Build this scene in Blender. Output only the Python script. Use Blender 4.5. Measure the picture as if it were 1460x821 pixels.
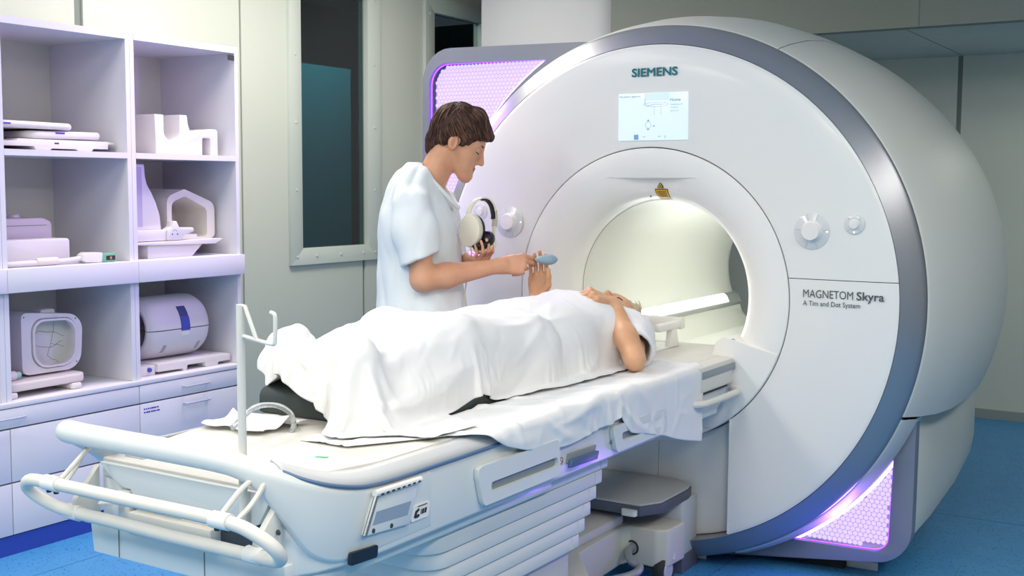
import bpy, bmesh, math, random
import numpy as np
from mathutils import Vector, Matrix

for o in list(bpy.data.objects): bpy.data.objects.remove(o)
SC = bpy.context.scene
COL = SC.collection
R = math.radians
random.seed(7)

# ------------------------------------------------------------------ camera
cam_d = bpy.data.cameras.new('camera'); cam = bpy.data.objects.new('camera', cam_d); COL.objects.link(cam)
cam_d.sensor_width = 36.0; cam_d.lens = 1663.34 / 1460 * 36.0; cam_d.clip_start = 0.05
_r = Vector((0.8445736, 0.53541267, 0.00535716)); _u = Vector((-0.05140625, 0.07112247, 0.99614205)); _f = Vector((-0.53296607, 0.84159067, -0.08759172))
cam.matrix_world = Matrix(((_r.x, _u.x, -_f.x, 1.85004), (_r.y, _u.y, -_f.y, -3.83753), (_r.z, _u.z, -_f.z, 1.381547), (0, 0, 0, 1)))
SC.camera = cam

# ------------------------------------------------------------------ world, lights, exposure
world = bpy.data.worlds.new('world'); SC.world = world; world.use_nodes = True
world.node_tree.nodes['Background'].inputs[0].default_value = (0.75, 0.82, 0.9, 1)
world.node_tree.nodes['Background'].inputs[1].default_value = 0.05
SC.view_settings.view_transform = 'Standard'; SC.view_settings.look = 'None'
SC.view_settings.gamma = 1.0; SC.view_settings.use_curve_mapping = False
SC.view_settings.exposure = 0.90
def area_light(name, loc, size, power, color=(1, 1, 1), rot=(0, 0, 0), spread=180):
    d = bpy.data.lights.new(name, 'AREA'); d.shape = 'RECTANGLE'; d.size, d.size_y = size
    d.energy = power; d.color = color; d.spread = R(spread)
    o = bpy.data.objects.new(name, d); COL.objects.link(o); o.location = loc; o.rotation_euler = rot
    return o
CEIL = 2.75
# ceiling luminaires of the room; the last is fill added to brighten the pillar
for lx, ly, pw in ((-1.4, -2.4, 13), (0.0, -2.6, 8), (1.5, -2.4, 13), (-1.5, -4.4, 24), (0.4, -4.4, 24), (2.6, -4.2, 27), (2.9, -1.6, 14), (-1.45, 0.05, 23), (2.8, -0.3, 11), (-1.75, 1.15, 3.6)):
    area_light('ceiling_panel_and_fill', (lx, ly, CEIL - 0.03), (0.6, 1.2), pw, (1.0, 0.932, 0.825))
# unseen fill light added to lift the dim rear of the room
area_light('rear_fill_light', (1.7, 2.9, 2.14), (0.6, 0.6), 4, (0.95, 1.0, 0.88))

# ------------------------------------------------------------------ materials
def lin(c):
    if isinstance(c, str):
        c = c.lstrip('#'); c = [int(c[i:i + 2], 16) / 255 for i in (0, 2, 4)]
    return tuple((x / 12.92 if x <= 0.04045 else ((x + 0.055) / 1.055) ** 2.4) for x in c)
MATS = {}
def mat(name, col, rough=0.5, metal=0.0, noise=0.0, nscale=30.0, bump=0.0, bscale=60.0, emit=None, estr=0.0, sss=0.0, trans=0.0, ior=1.45, coat=0.0, spec=0.5, col2=None):
    if name in MATS: return MATS[name]
    m = bpy.data.materials.new(name); m.use_nodes = True; nt = m.node_tree; b = nt.nodes['Principled BSDF']
    c = (*lin(col), 1)
    b.inputs['Base Color'].default_value = c; b.inputs['Roughness'].default_value = rough; b.inputs['Metallic'].default_value = metal
    b.inputs['IOR'].default_value = ior; b.inputs['Specular IOR Level'].default_value = spec
    if coat: b.inputs['Coat Weight'].default_value = coat; b.inputs['Coat Roughness'].default_value = 0.1
    if sss: b.inputs['Subsurface Weight'].default_value = sss; b.inputs['Subsurface Radius'].default_value = (0.012, 0.005, 0.003); b.inputs['Subsurface Scale'].default_value = 1.0
    if trans: b.inputs['Transmission Weight'].default_value = trans
    if emit: b.inputs['Emission Color'].default_value = (*lin(emit), 1); b.inputs['Emission Strength'].default_value = estr
    tc = nt.nodes.new('ShaderNodeTexCoord')
    if noise or col2:
        n = nt.nodes.new('ShaderNodeTexNoise'); n.inputs['Scale'].default_value = nscale; n.inputs['Detail'].default_value = 4
        nt.links.new(tc.outputs['Object'], n.inputs['Vector'])
        mx = nt.nodes.new('ShaderNodeMix'); mx.data_type = 'RGBA'
        c2 = (*lin(col2), 1) if col2 else tuple(x * (1 - noise) for x in c[:3]) + (1,)
        mx.inputs[6].default_value = c; mx.inputs[7].default_value = c2
        rp = nt.nodes.new('ShaderNodeMapRange'); rp.inputs[1].default_value = 0.35; rp.inputs[2].default_value = 0.65
        nt.links.new(n.outputs['Fac'], rp.inputs[0]); nt.links.new(rp.outputs[0], mx.inputs[0]); nt.links.new(mx.outputs[2], b.inputs['Base Color'])
    if bump:
        n = nt.nodes.new('ShaderNodeTexNoise'); n.inputs['Scale'].default_value = bscale; n.inputs['Detail'].default_value = 3
        nt.links.new(tc.outputs['Object'], n.inputs['Vector'])
        bp = nt.nodes.new('ShaderNodeBump'); bp.inputs['Strength'].default_value = bump; bp.inputs['Distance'].default_value = 0.002
        nt.links.new(n.outputs['Fac'], bp.inputs['Height']); nt.links.new(bp.outputs[0], b.inputs['Normal'])
    MATS[name] = m; return m

def floor_mat():
    m = mat('blue_vinyl', '#3f80b2', 0.45); nt = m.node_tree; b = nt.nodes['Principled BSDF']
    tc = nt.nodes.new('ShaderNodeTexCoord')
    v = nt.nodes.new('ShaderNodeTexVoronoi'); v.inputs['Scale'].default_value = 85; v.inputs['Randomness'].default_value = 1.0
    nt.links.new(tc.outputs['Object'], v.inputs['Vector'])
    n = nt.nodes.new('ShaderNodeTexNoise'); n.inputs['Scale'].default_value = 60; nt.links.new(tc.outputs['Object'], n.inputs['Vector'])
    lt = nt.nodes.new('ShaderNodeMapRange'); lt.inputs[1].default_value = 0.20; lt.inputs[2].default_value = 0.30; lt.inputs[3].default_value = 1; lt.inputs[4].default_value = 0
    nt.links.new(v.outputs['Distance'], lt.inputs[0])
    g = nt.nodes.new('ShaderNodeMath'); g.operation = 'GREATER_THAN'; g.inputs[1].default_value = 0.50; nt.links.new(n.outputs['Fac'], g.inputs[0])
    mu = nt.nodes.new('ShaderNodeMath'); mu.operation = 'MULTIPLY'; nt.links.new(lt.outputs[0], mu.inputs[0]); nt.links.new(g.outputs[0], mu.inputs[1])
    n2 = nt.nodes.new('ShaderNodeTexNoise'); n2.inputs['Scale'].default_value = 9; nt.links.new(tc.outputs['Object'], n2.inputs['Vector'])
    mx0 = nt.nodes.new('ShaderNodeMix'); mx0.data_type = 'RGBA'; mx0.inputs[6].default_value = (*lin('#3a85be'), 1); mx0.inputs[7].default_value = (*lin('#4893c8'), 1)
    nt.links.new(n2.outputs['Fac'], mx0.inputs[0])
    mx = nt.nodes.new('ShaderNodeMix'); mx.data_type = 'RGBA'; mx.inputs[7].default_value = (*lin('#1b3550'), 1)
    nt.links.new(mx0.outputs[2], mx.inputs[6]); nt.links.new(mu.outputs[0], mx.inputs[0]); nt.links.new(mx.outputs[2], b.inputs['Base Color'])
    return m

M_wall = mat('wall_panel', '#c9cec4', 0.6, bump=0.05, bscale=180)
M_joint = mat('wall_joint', '#7f8883', 0.7)
M_frame = mat('window_frame_paint', '#c5cdc5', 0.4)
M_ceiling = mat('ceiling_white', '#dadcd6', 0.8)
M_tile = mat('ceiling_tile', '#c3cbc4', 0.8, bump=0.1, bscale=250)
M_bulk = mat('bulkhead_shade', '#8e958e', 0.75)  # darker than the pillar: the shade on the bulkhead is put into its colour
M_pillar = mat('pillar_paint', '#d6d6da', 0.7)
M_floor = floor_mat()
M_base = mat('baseboard_grey', '#8f9a98', 0.6)
M_gloss = mat('scanner_white', '#ebeae7', 0.32, coat=0.15)
M_funnel = mat('funnel_white', '#f0efeb', 0.35)
M_bore = mat('bore_liner', '#e6e6de', 0.4)
M_shell = mat('shell_white', '#d2d3cd', 0.45)
M_box = mat('plinth_white', '#cbcfca', 0.5)
M_silver = mat('silver_lacquer', '#a4a6ac', 0.34, metal=0.75)
M_wing = mat('wing_grey', '#8b8e99', 0.35, metal=0.4)
M_gap = mat('shadow_gap', '#4a4d50', 0.8)
M_dark = mat('dark_rubber', '#2b2d30', 0.7)
M_teal = mat('logo_teal', '#00707c', 0.5)
M_txt = mat('text_grey', '#54575c', 0.6)
M_plastic = mat('white_plastic', '#e9e7e3', 0.4)
M_cream = mat('cream_plastic', '#e2ddd2', 0.5)
M_lam = mat('cabinet_laminate', '#dad9e0', 0.42, bump=0.02, bscale=300)
M_lamin = mat('cabinet_inside', '#d6d5d0', 0.55)
M_kick = mat('kick_blue', '#2f49a8', 0.5)
M_hex = mat('honeycomb_lit', '#6f6690', 0.4, emit='#dcc8ff', estr=0.56)
M_hexgap = mat('honeycomb_gap', '#5d5180', 0.5, emit='#c4a8fa', estr=0.42)
M_led = mat('led_strip', '#b07cff', 0.4, emit='#7a2cff', estr=2.0)
M_ledw = mat('led_strip_core', '#efe2ff', 0.4, emit='#e4d4ff', estr=1.3)

# ------------------------------------------------------------------ mesh helpers
def tag(o, label=None, cat=None, group=None, kind=None):
    if label: o['label'] = label
    if cat: o['category'] = cat
    if group: o['group'] = group
    if kind: o['kind'] = kind
    return o
def thing(name, label, cat, loc=(0, 0, 0), rz=0.0, group=None):
    o = bpy.data.objects.new(name, None); COL.objects.link(o); o.location = loc; o.rotation_euler = (0, 0, rz)
    o.empty_display_size = 0.05; WM[o.name] = Matrix.LocRotScale(Vector(loc), o.rotation_euler, None)
    return tag(o, label, cat, group)
WM = {}
def link_mesh(name, me, m, parent=None, local=False):
    if m is not None:
        if isinstance(m, (list, tuple)):
            for x in m: me.materials.append(x)
        else: me.materials.append(m)
    o = bpy.data.objects.new(name, me); COL.objects.link(o)
    WM[o.name] = Matrix.Identity(4)
    if parent is not None:
        o.parent = parent
        if not local: o.matrix_parent_inverse = WM[parent.name].inverted()
    return o
def copy_tree(o, loc=None, rz=None, label=None, parent=None):
    """a thing with its parts and sub-parts"""
    c = o.copy(); COL.objects.link(c)
    if parent is not None: c.parent = parent
    if loc is not None: c.location = loc
    if rz is not None: c.rotation_euler = (0, 0, rz)
    if label: c['label'] = label
    for ch in list(o.children): copy_tree(ch, parent=c)
    return c
class MB:
    """collects shapes in world coordinates; build() links them as one mesh object"""
    def __init__(s): s.v = []; s.f = []
    def add(s, vs, fs):
        k = len(s.v); s.v += [tuple(v) for v in vs]; s.f += [tuple(i + k for i in f) for f in fs]; return s
    def box(s, lo, hi, rot=None, piv=None):
        x0, y0, z0 = lo; x1, y1, z1 = hi
        vs = [(x0, y0, z0), (x1, y0, z0), (x1, y1, z0), (x0, y1, z0), (x0, y0, z1), (x1, y0, z1), (x1, y1, z1), (x0, y1, z1)]
        if rot is not None:
            c = Vector(piv if piv else [(a + b) / 2 for a, b in zip(lo, hi)])
            vs = [tuple(rot @ (Vector(v) - c) + c) for v in vs]
        return s.add(vs, [(0, 3, 2, 1), (4, 5, 6, 7), (0, 1, 5, 4), (1, 2, 6, 5), (2, 3, 7, 6), (3, 0, 4, 7)])
    def prism(s, poly, axis, lo, hi):
        """poly: 2D outline; axis 0: (y,z) 1: (x,z) 2: (x,y)"""
        n = len(poly)
        def P(p, t): return {0: (t, p[0], p[1]), 1: (p[0], t, p[1]), 2: (p[0], p[1], t)}[axis]
        vs = [P(p, lo) for p in poly] + [P(p, hi) for p in poly]
        fs = [tuple(range(n))[::-1], tuple(range(n, 2 * n))] + [(i, (i + 1) % n, n + (i + 1) % n, n + i) for i in range(n)]
        return s.add(vs, fs)
    def tube(s, path, r, seg=10, cap=True, closed=False):
        path = [Vector(p) for p in path]; n = len(path)
        rr = r if isinstance(r, (list, tuple)) else [r] * n
        vs = []; fs = []; prev = None
        for i, p in enumerate(path):
            if closed: t = (path[(i + 1) % n] - path[i - 1]).normalized()
            else: t = (path[min(i + 1, n - 1)] - path[max(i - 1, 0)]).normalized()
            if prev is None:
                a = Vector((0, 0, 1)) if abs(t.z) < 0.9 else Vector((1, 0, 0)); nx = t.cross(a).normalized()
            else: nx = (prev - t * prev.dot(t)).normalized()
            prev = nx; ny = t.cross(nx)
            for k in range(seg):
                a = 2 * math.pi * k / seg; vs.append(p + (nx * math.cos(a) + ny * math.sin(a)) * rr[i])
        for i in range(n if closed else n - 1):
            j = (i + 1) % n
            for k in range(seg):
                fs.append((i * seg + k, i * seg + (k + 1) % seg, j * seg + (k + 1) % seg, j * seg + k))
        if cap and not closed:
            fs.append(tuple(range(seg))[::-1]); fs.append(tuple((n - 1) * seg + k for k in range(seg)))
        return s.add(vs, fs)
    def lathe(s, prof, seg=64, a0=0.0, a1=360.0, c=(0, 0, 0), axis='Y', closed=None):
        """prof: (t along axis, radius). axis Y: angle from +z towards +x"""
        full = abs(a1 - a0 - 360) < 1e-6; n = len(prof); m = seg if full else seg + 1
        vs = []; fs = []
        for i in range(m):
            a = R(a0 + (a1 - a0) * i / seg); ca, sa = math.cos(a), math.sin(a)
            for t, r in prof:
                if axis == 'Y': vs.append((c[0] + r * sa, c[1] + t, c[2] + r * ca))
                elif axis == 'Z': vs.append((c[0] + r * ca, c[1] + r * sa, c[2] + t))
                else: vs.append((c[0] + t, c[1] + r * ca, c[2] + r * sa))
        for i in range(seg):
            j = (i + 1) % m
            for k in range(n - 1): fs.append((i * n + k, j * n + k, j * n + k + 1, i * n + k + 1))
        return s.add(vs, fs)
    def cyl(s, a, b, r, seg=20, r2=None): return s.tube([a, b], [r, r if r2 is None else r2], seg)
    def build(s, name, m, parent=None, bevel=0.0, bseg=2, smooth=35, weld=False, recalc=True, local=False, thick=0.0):
        me = bpy.data.meshes.new(name); me.from_pydata(s.v, [], s.f); me.update()
        bm = bmesh.new(); bm.from_mesh(me)
        bmesh.ops.remove_doubles(bm, verts=bm.verts, dist=1e-6)
        if recalc: bmesh.ops.recalc_face_normals(bm, faces=bm.faces)
        if bevel:
            es = [e for e in bm.edges if e.is_manifold and e.calc_face_angle(0) > R(28)]
            if es: bmesh.ops.bevel(bm, geom=es, offset=bevel, segments=bseg, profile=0.5, affect='EDGES', clamp_overlap=True)
        bm.to_mesh(me); bm.free()
        if smooth:
            me.polygons.foreach_set('use_smooth', [True] * len(me.polygons)); me.set_sharp_from_angle(angle=R(smooth))
        o = link_mesh(name, me, m, parent, local)
        if thick:
            md = o.modifiers.new('solid', 'SOLIDIFY'); md.thickness = thick; md.offset = -1
        return o
def rpoly(pts, rad, seg=5):
    """round the corners of a 2D polygon"""
    out = []; n = len(pts)
    for i in range(n):
        r = rad[i] if isinstance(rad, (list, tuple)) else rad
        p = Vector(pts[i]); a = Vector(pts[i - 1]) - p; b = Vector(pts[(i + 1) % n]) - p
        if r <= 0: out.append(tuple(p)); continue
        la, lb = a.length, b.length; a.normalize(); b.normalize()
        ang = a.angle(b); d = min(r / math.tan(ang / 2), la * 0.48, lb * 0.48); r2 = d * math.tan(ang / 2)
        p0 = p + a * d; p1 = p + b * d; ctr = p + (a + b).normalized() * (r2 / math.sin(ang / 2))
        u0 = p0 - ctr; u1 = p1 - ctr; A0 = math.atan2(u0.y, u0.x); A1 = math.atan2(u1.y, u1.x)
        dA = (A1 - A0 + math.pi) % (2 * math.pi) - math.pi
        for k in range(seg + 1):
            t = A0 + dA * k / seg; out.append((ctr.x + r2 * math.cos(t), ctr.y + r2 * math.sin(t)))
    return out
def bez(pts, n=8):
    """Catmull-Rom through points"""
    P = [Vector(p) for p in pts]; P = [P[0] * 2 - P[1]] + P + [P[-1] * 2 - P[-2]]; out = []
    for i in range(1, len(P) - 2):
        for k in range(n):
            t = k / n
            out.append(0.5 * ((2 * P[i]) + (P[i + 1] - P[i - 1]) * t + (2 * P[i - 1] - 5 * P[i] + 4 * P[i + 1] - P[i + 2]) * t * t + (3 * P[i] - P[i - 1] - 3 * P[i + 1] + P[i + 2]) * t ** 3))
    out.append(P[-2]); return out
def text(name, body, m, parent, loc, xdir, ydir, height, width=None, bold=0.0, depth=0.0006, local=False):
    """flat lettering whose baseline starts at loc; height = cap height, width = overall length"""
    cu = bpy.data.curves.new('txt', 'FONT'); cu.body = body; cu.size = 1.0; cu.bevel_depth = bold; cu.bevel_resolution = 0; cu.extrude = 0.0; cu.resolution_u = 3
    t = bpy.data.objects.new('txt', cu); COL.objects.link(t)
    dg = bpy.context.evaluated_depsgraph_get(); dg.update(); me = bpy.data.meshes.new_from_object(t.evaluated_get(dg))
    bpy.data.objects.remove(t); bpy.data.curves.remove(cu)
    if bold:
        bm = bmesh.new(); bm.from_mesh(me); bmesh.ops.delete(bm, geom=[f for f in bm.faces if f.calc_center_median().z < -1e-5], context='FACES'); bm.to_mesh(me); bm.free()
    n = len(me.vertices); co = np.zeros(n * 3); me.vertices.foreach_get('co', co); co = co.reshape(-1, 3)
    mn, mx = co.min(0), co.max(0)
    sy = height / 0.70; sx = (width / (mx[0] - mn[0])) if width else sy
    X = np.array(Vector(xdir).normalized()); Y = np.array(Vector(ydir).normalized())
    W = np.array(loc)[None] + (co[:, :1] - mn[0]) * sx * X + co[:, 1:2] * sy * Y + co[:, 2:3] * 0.012 * np.cross(X, Y)
    me.vertices.foreach_set('co', W.ravel()); me.update(); me.materials.clear()
    return link_mesh(name, me, m, parent, local)

# ------------------------------------------------------------------ room shell
WX = -2.5; BY = 3.57; RX = 4.2; FY = -6.5
LOW = 2.165; BULK_Y = 2.12
fl = MB().box((WX, FY, -0.1), (RX, BY, 0.0)).build('floor', M_floor, smooth=0); tag(fl, 'blue speckled vinyl floor', None, kind='structure')
for sx in (-1.72, 0.28, 2.28):     # welded sheet seams of the vinyl
    MB().box((sx, FY, 0.0), (sx + 0.004, BY, 0.0006)).build('seam', mat('floor_seam', '#34709d', 0.6), fl, smooth=0)
for sy in (-0.55, 1.25):
    MB().box((WX, sy, 0.0), (RX, sy + 0.004, 0.0006)).build('seam', mat('floor_seam', '#34709d', 0.6), fl, smooth=0)
ce = MB().box((WX - 2, FY, CEIL), (RX, BY, CEIL + 0.1)).build('ceiling', M_ceiling, smooth=0); tag(ce, 'white main ceiling', kind='structure')
wb = MB().box((WX - 0.1, BY, 0), (RX, BY + 0.1, CEIL)).build('wall_back', M_joint, smooth=0); tag(wb, 'grey green back wall behind the scanner', kind='structure')
for x0 in np.arange(-2.5, 4.2, 0.97):
    off = 0.345 - (-2.5 + 0.97 * 3) 
    a = max(x0 + off - 0.97, WX); b = min(x0 + off - 0.028, RX)
    if b > a: MB().box((a, BY - 0.012, 0.0), (b, BY, CEIL)).build('panel', M_wall, wb, smooth=0)
MB().box((WX, BY - 0.03, 0), (RX, BY - 0.012, 0.055)).build('baseboard_back', M_base, smooth=0)
tag(bpy.data.objects['baseboard_back'], 'grey skirting along the back wall', kind='structure')
wr = MB().box((RX, FY, 0), (RX + 0.1, BY, CEIL)).build('wall_right', mat('wall_grey', '#8b908e', 0.7), smooth=0); tag(wr, 'right wall out of view', kind='structure')
wf = MB().box((WX, FY - 0.1, 0), (RX, FY, CEIL)).build('wall_front', M_wall, smooth=0); tag(wf, 'front wall out of view', kind='structure')
# bulkhead and pillar behind the scanner
bk = MB().box((-1.28, BULK_Y, LOW), (RX, BULK_Y + 0.08, CEIL)).build('wall_bulkhead', M_bulk, smooth=0); tag(bk, 'bulkhead above the rear of the room, toned grey green as if in shade', kind='structure')
MB().box((0.42, BULK_Y - 0.002, LOW), (0.424, BULK_Y, CEIL)).build('joint', M_joint, bk, smooth=0)
pl = MB().prism(rpoly([(-2.13, 2.08), (-1.24, 2.08), (-1.24, 2.7), (-2.13, 2.7)], [0.01, 0.12, 0.01, 0.01], 8), 2, 0, CEIL).build('wall_pillar', M_pillar, smooth=40)
tag(pl, 'white boxed pillar standing behind the scanner', kind='structure')
cl = MB().box((-2.13, BULK_Y + 0.08, LOW + 0.02), (RX, BY, LOW + 0.08)).build('ceiling_rear', M_joint, smooth=0); tag(cl, 'low rear ceiling of square tiles', kind='structure')
ys = [BULK_Y + 0.078, 2.52, 3.02, BY]
for i, x0 in enumerate(np.arange(0.345 - 0.6 * 4, 4.2, 0.6)):
    for y0, y1 in zip(ys[:-1], ys[1:]):
        MB().box((max(x0 + 0.004, -2.13), y0 + 0.002, LOW), (min(x0 + 0.596, RX), y1 - 0.002, LOW + 0.02)).build('tile', M_tile, cl, smooth=0)

# left wall of panels with two windows
wins = [(0.795, 1.557, 0.945, 2.53, 0.09, 0.115), (1.996, 2.76, 0.945, 2.53, 0.094, 0.14)]
wl = MB()
def hole_wall(mb, y0, y1, z0, z1, x0, x1):
    """wall slab split around the window holes"""
    segs = [(y0, y1)]
    cuts = sorted([w for w in wins if w[0] < y1 and w[1] > y0])
    cur = y0
    for w in cuts:
        a, b = max(w[0] + 0.04, y0), min(w[1] - 0.04, y1)
        if a > cur: mb.box((x0, cur, z0), (x1, a, z1))
        mb.box((x0, a, z0), (x1, b, w[2] + 0.04)); mb.box((x0, a, w[3] - 0.04), (x1, b, z1))
        cur = b
    if cur < y1: mb.box((x0, cur, z0), (x1, y1, z1))
hole_wall(wl, FY, BY, 0, CEIL, WX - 0.12, WX - 0.012)
wlo = wl.build('wall_left', M_joint, smooth=0); tag(wlo, 'pale grey green panelled wall on the left', kind='structure')
seams = [-6.34, -5.37, -4.40, -3.43, -2.46, -1.49, -0.52, 0.455, 1.41, 2.38, 3.35, BY]
for a, b in zip(seams[:-1], seams[1:]):
    w = 0.045 if abs(a + 0.52) < 0.01 else (0.026 if abs(a - 1.41) < 0.01 else 0.012)
    mb = MB(); hole_wall(mb, a + w, b, 0, CEIL, WX - 0.012, WX); mb.build('panel', M_wall, wlo, smooth=0)
MB().box((WX, -0.05, 0), (WX + 0.015, BY - 0.02, 0.08)).build('baseboard_left', M_base, smooth=0)
tag(bpy.data.objects['baseboard_left'], 'grey skirting along the left wall', kind='structure')
M_glass = mat('dark_glass', '#0d1a1c', 0.04, trans=0.0, spec=0.5)
nt = M_glass.node_tree; out = nt.nodes['Material Output']; tr = nt.nodes.new('ShaderNodeBsdfTransparent'); tr.inputs[0].default_value = (0.55, 0.64, 0.66, 1)
gl = nt.nodes.new('ShaderNodeBsdfGlossy'); gl.inputs['Roughness'].default_value = 0.03; mxs = nt.nodes.new('ShaderNodeMixShader'); mxs.inputs[0].default_value = 0.05
nt.links.new(tr.outputs[0], mxs.inputs[1]); nt.links.new(gl.outputs[0], mxs.inputs[2]); nt.links.new(mxs.outputs[0], out.inputs[0])
for k, (y0, y1, z0, z1, fl_, fr_) in enumerate(wins):
    w = thing('window_%d' % (k + 1), ['tall dark observation window beside the shelves', 'dark observation window behind the scanner wing'][k], None, (WX, (y0 + y1) / 2, z0)); w['kind'] = 'structure'
    mb = MB(); t = 0.022; ia, ib, ic, id_ = y0 + fl_, y1 - fr_, z0 + 0.09, z1 - 0.09
    for o0, o1, i0, i1 in (((y0, z0), (y1, z0), (ia, ic), (ib, ic)), ((y1, z0), (y1, z1), (ib, ic), (ib, id_)), ((y1, z1), (y0, z1), (ib, id_), (ia, id_)), ((y0, z1), (y0, z0), (ia, id_), (ia, ic))):
        mb2 = MB().prism([o0, o1, i1, i0], 0, WX - 0.05, WX + t)
        mb2.build('frame_rail', M_frame, w, bevel=0.003)
    MB().box((WX - 0.02, ia - 0.01, ic - 0.01), (WX - 0.014, ib + 0.01, id_ + 0.01)).build('pane', M_glass, w, smooth=0)
    rv = MB()
    for zz in np.arange(z0 + 0.045, z1, 0.36):
        for yy in (y0 + fl_ / 2, y1 - fr_ / 2): rv.lathe([(0, 0.009), (0.004, 0.007), (0.005, 0.0001)], 8, c=(WX + t, yy, zz), axis='X')
    for yy in np.arange(y0 + 0.2, y1 - 0.1, 0.2): rv.lathe([(0, 0.009), (0.004, 0.007), (0.005, 0.0001)], 8, c=(WX + t, yy, z0 + 0.045), axis='X')
    rv.build('rivet', M_frame, w)['kind'] = 'stuff'
# dim control room seen through the panes
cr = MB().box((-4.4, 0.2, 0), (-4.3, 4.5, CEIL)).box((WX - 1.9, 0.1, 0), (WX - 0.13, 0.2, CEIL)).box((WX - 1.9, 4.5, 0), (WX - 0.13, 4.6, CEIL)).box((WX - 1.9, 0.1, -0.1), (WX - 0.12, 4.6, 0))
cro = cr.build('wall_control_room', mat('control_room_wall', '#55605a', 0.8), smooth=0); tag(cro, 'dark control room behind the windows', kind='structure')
bl = MB()
bl.box((-3.32, 1.55, 0.4), (-3.30, 2.26, 2.15))
blo = bl.build('roller_blind', mat('blind_teal', '#2f8fa6', 0.8), smooth=0); tag(blo, 'dark teal blind hanging behind the tall window', 'blind')
area_light('control_room_fill', (-2.85, 1.9, 2.6), (0.3, 0.8), 5, (1, 0.93, 0.8))  # unseen fill added so that the teal blind shows through the pane

# ------------------------------------------------------------------ wall of shelves
CX = -1.985; UX = -2.0; YB = [-1.835, -1.24, -0.645, -0.05]
def shelf_unit(y0, y1, label):
    t = thing('shelf_cabinet', label, 'shelf cabinet', (UX, y0, 0.57), group='tall open shelf cabinets')
    g = 0.0008
    for a, b in ((y0 + g, y0 + 0.021), (y1 - 0.021, y1 - g)):
        MB().box((WX + 0.002, a, 0.572), (UX, b, 0.978)).box((WX + 0.002, a, 1.066), (UX, b, 1.985)).build('side_panel', M_lam, t, smooth=0)
    MB().box((WX + 0.002, y0 + 0.021, 1.958), (UX + 0.002, y1 - 0.021, 1.985)).build('top_panel', M_lam, t, smooth=0)
    MB().box((WX + 0.02, y0 + 0.021, 1.482), (UX + 0.001, y1 - 0.021, 1.505)).build('shelf', M_lam, t, smooth=0)
    MB().box((WX + 0.002, y0 + g, 0.978), (UX + 0.028, y1 - g, 1.066)).build('shelf_box', M_lam, t, bevel=0.0015)
    MB().box((WX + 0.002, y0 + 0.021, 0.572), (WX + 0.02, y1 - 0.021, 0.978)).box((WX + 0.002, y0 + 0.021, 1.066), (WX + 0.02, y1 - 0.021, 1.958)).build('back_panel', M_lamin, t, smooth=0)
    return t
shelf_unit(YB[0], YB[1], 'lilac lit open shelf cabinet cut off at the left edge of the picture')
shelf_unit(YB[1], YB[2], 'open shelf cabinet holding flat pads, white boxes and a cracked mirror coil')
ub = shelf_unit(YB[2], YB[3], 'open shelf cabinet next to the window holding the round head coil')
MB().box((UX, YB[3] - 0.06, 1.925), (UX + 0.003, YB[3] - 0.023, 1.948)).build('label_tag', M_dark, ub, smooth=0)

def handle(y, z, parent):
    mb = MB(); p = bez([(CX, y - 0.068, z), (CX + 0.012, y - 0.066, z), (CX + 0.024, y - 0.058, z), (CX + 0.026, y, z), (CX + 0.024, y + 0.058, z), (CX + 0.012, y + 0.066, z), (CX, y + 0.068, z)], 5)
    mb.tube(p, 0.0045, 8); return mb.build('handle', mat('handle_grey', '#c2c4cc', 0.35, metal=0.3), parent)
def base_unit(y0, y1, label, fronts):
    t = thing('base_cabinet', label, 'cabinet', (CX, y0, 0), group='low drawer cabinets')
    MB().box((WX + 0.002, y0 + 0.001, 0.075), (CX - 0.019, y1 - 0.001, 0.552)).build('body', M_gap, t, smooth=0)
    MB().box((WX + 0.002, y0 + 0.001, 0), (CX - 0.004, y1 - 0.001, 0.072)).build('kickboard', M_kick, t, smooth=0)
    for a, b, z0, z1, h in fronts:
        d = MB().box((CX - 0.019, a + 0.002, z0 + 0.002), (CX, b - 0.002, z1 - 0.002)).build('drawer', M_lam, t, bevel=0.001)
        if h: handle(h, z1 - 0.034 if z1 > 0.5 else z1 - 0.03, d)
    return t
base_unit(YB[0], YB[2], 'wide low cabinet with one long drawer over plain fronts', [(YB[0], YB[2], 0.476, 0.552, -1.255), (YB[0], YB[1], 0.272, 0.474, 0), (YB[1], YB[2], 0.272, 0.474, 0), (YB[0], YB[1], 0.074, 0.27, 0), (YB[1], YB[2], 0.074, 0.27, 0)])
bb = base_unit(YB[2], YB[3], 'low drawer cabinet with two curved handles under the head coil', [(YB[2], YB[3], 0.476, 0.552, -0.345), (YB[2], YB[3], 0.272, 0.474, -0.345), (YB[2], YB[3], 0.074, 0.27, 0)])
mb = MB(); random.seed(3)
for r in range(2):
    y = YB[2] + 0.02
    while y < YB[2] + 0.098:
        w = random.uniform(0.005, 0.011)
        mb.box((CX, y, 0.447 - r * 0.014), (CX + 0.0006, y + w, 0.453 - r * 0.014)); y += w + random.choice((0.0015, 0.0015, 0.004))
mb.build('printed_label', mat('ink_blue', '#3a2fae', 0.6), bb, smooth=0)['kind'] = 'stuff'
wt = MB().box((WX + 0.002, YB[0], 0.553), (CX + 0.002, YB[3], 0.5715)).build('worktop', M_lam, bevel=0.0015)
tag(wt, 'long pale worktop running along the drawer cabinets', 'worktop')

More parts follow.
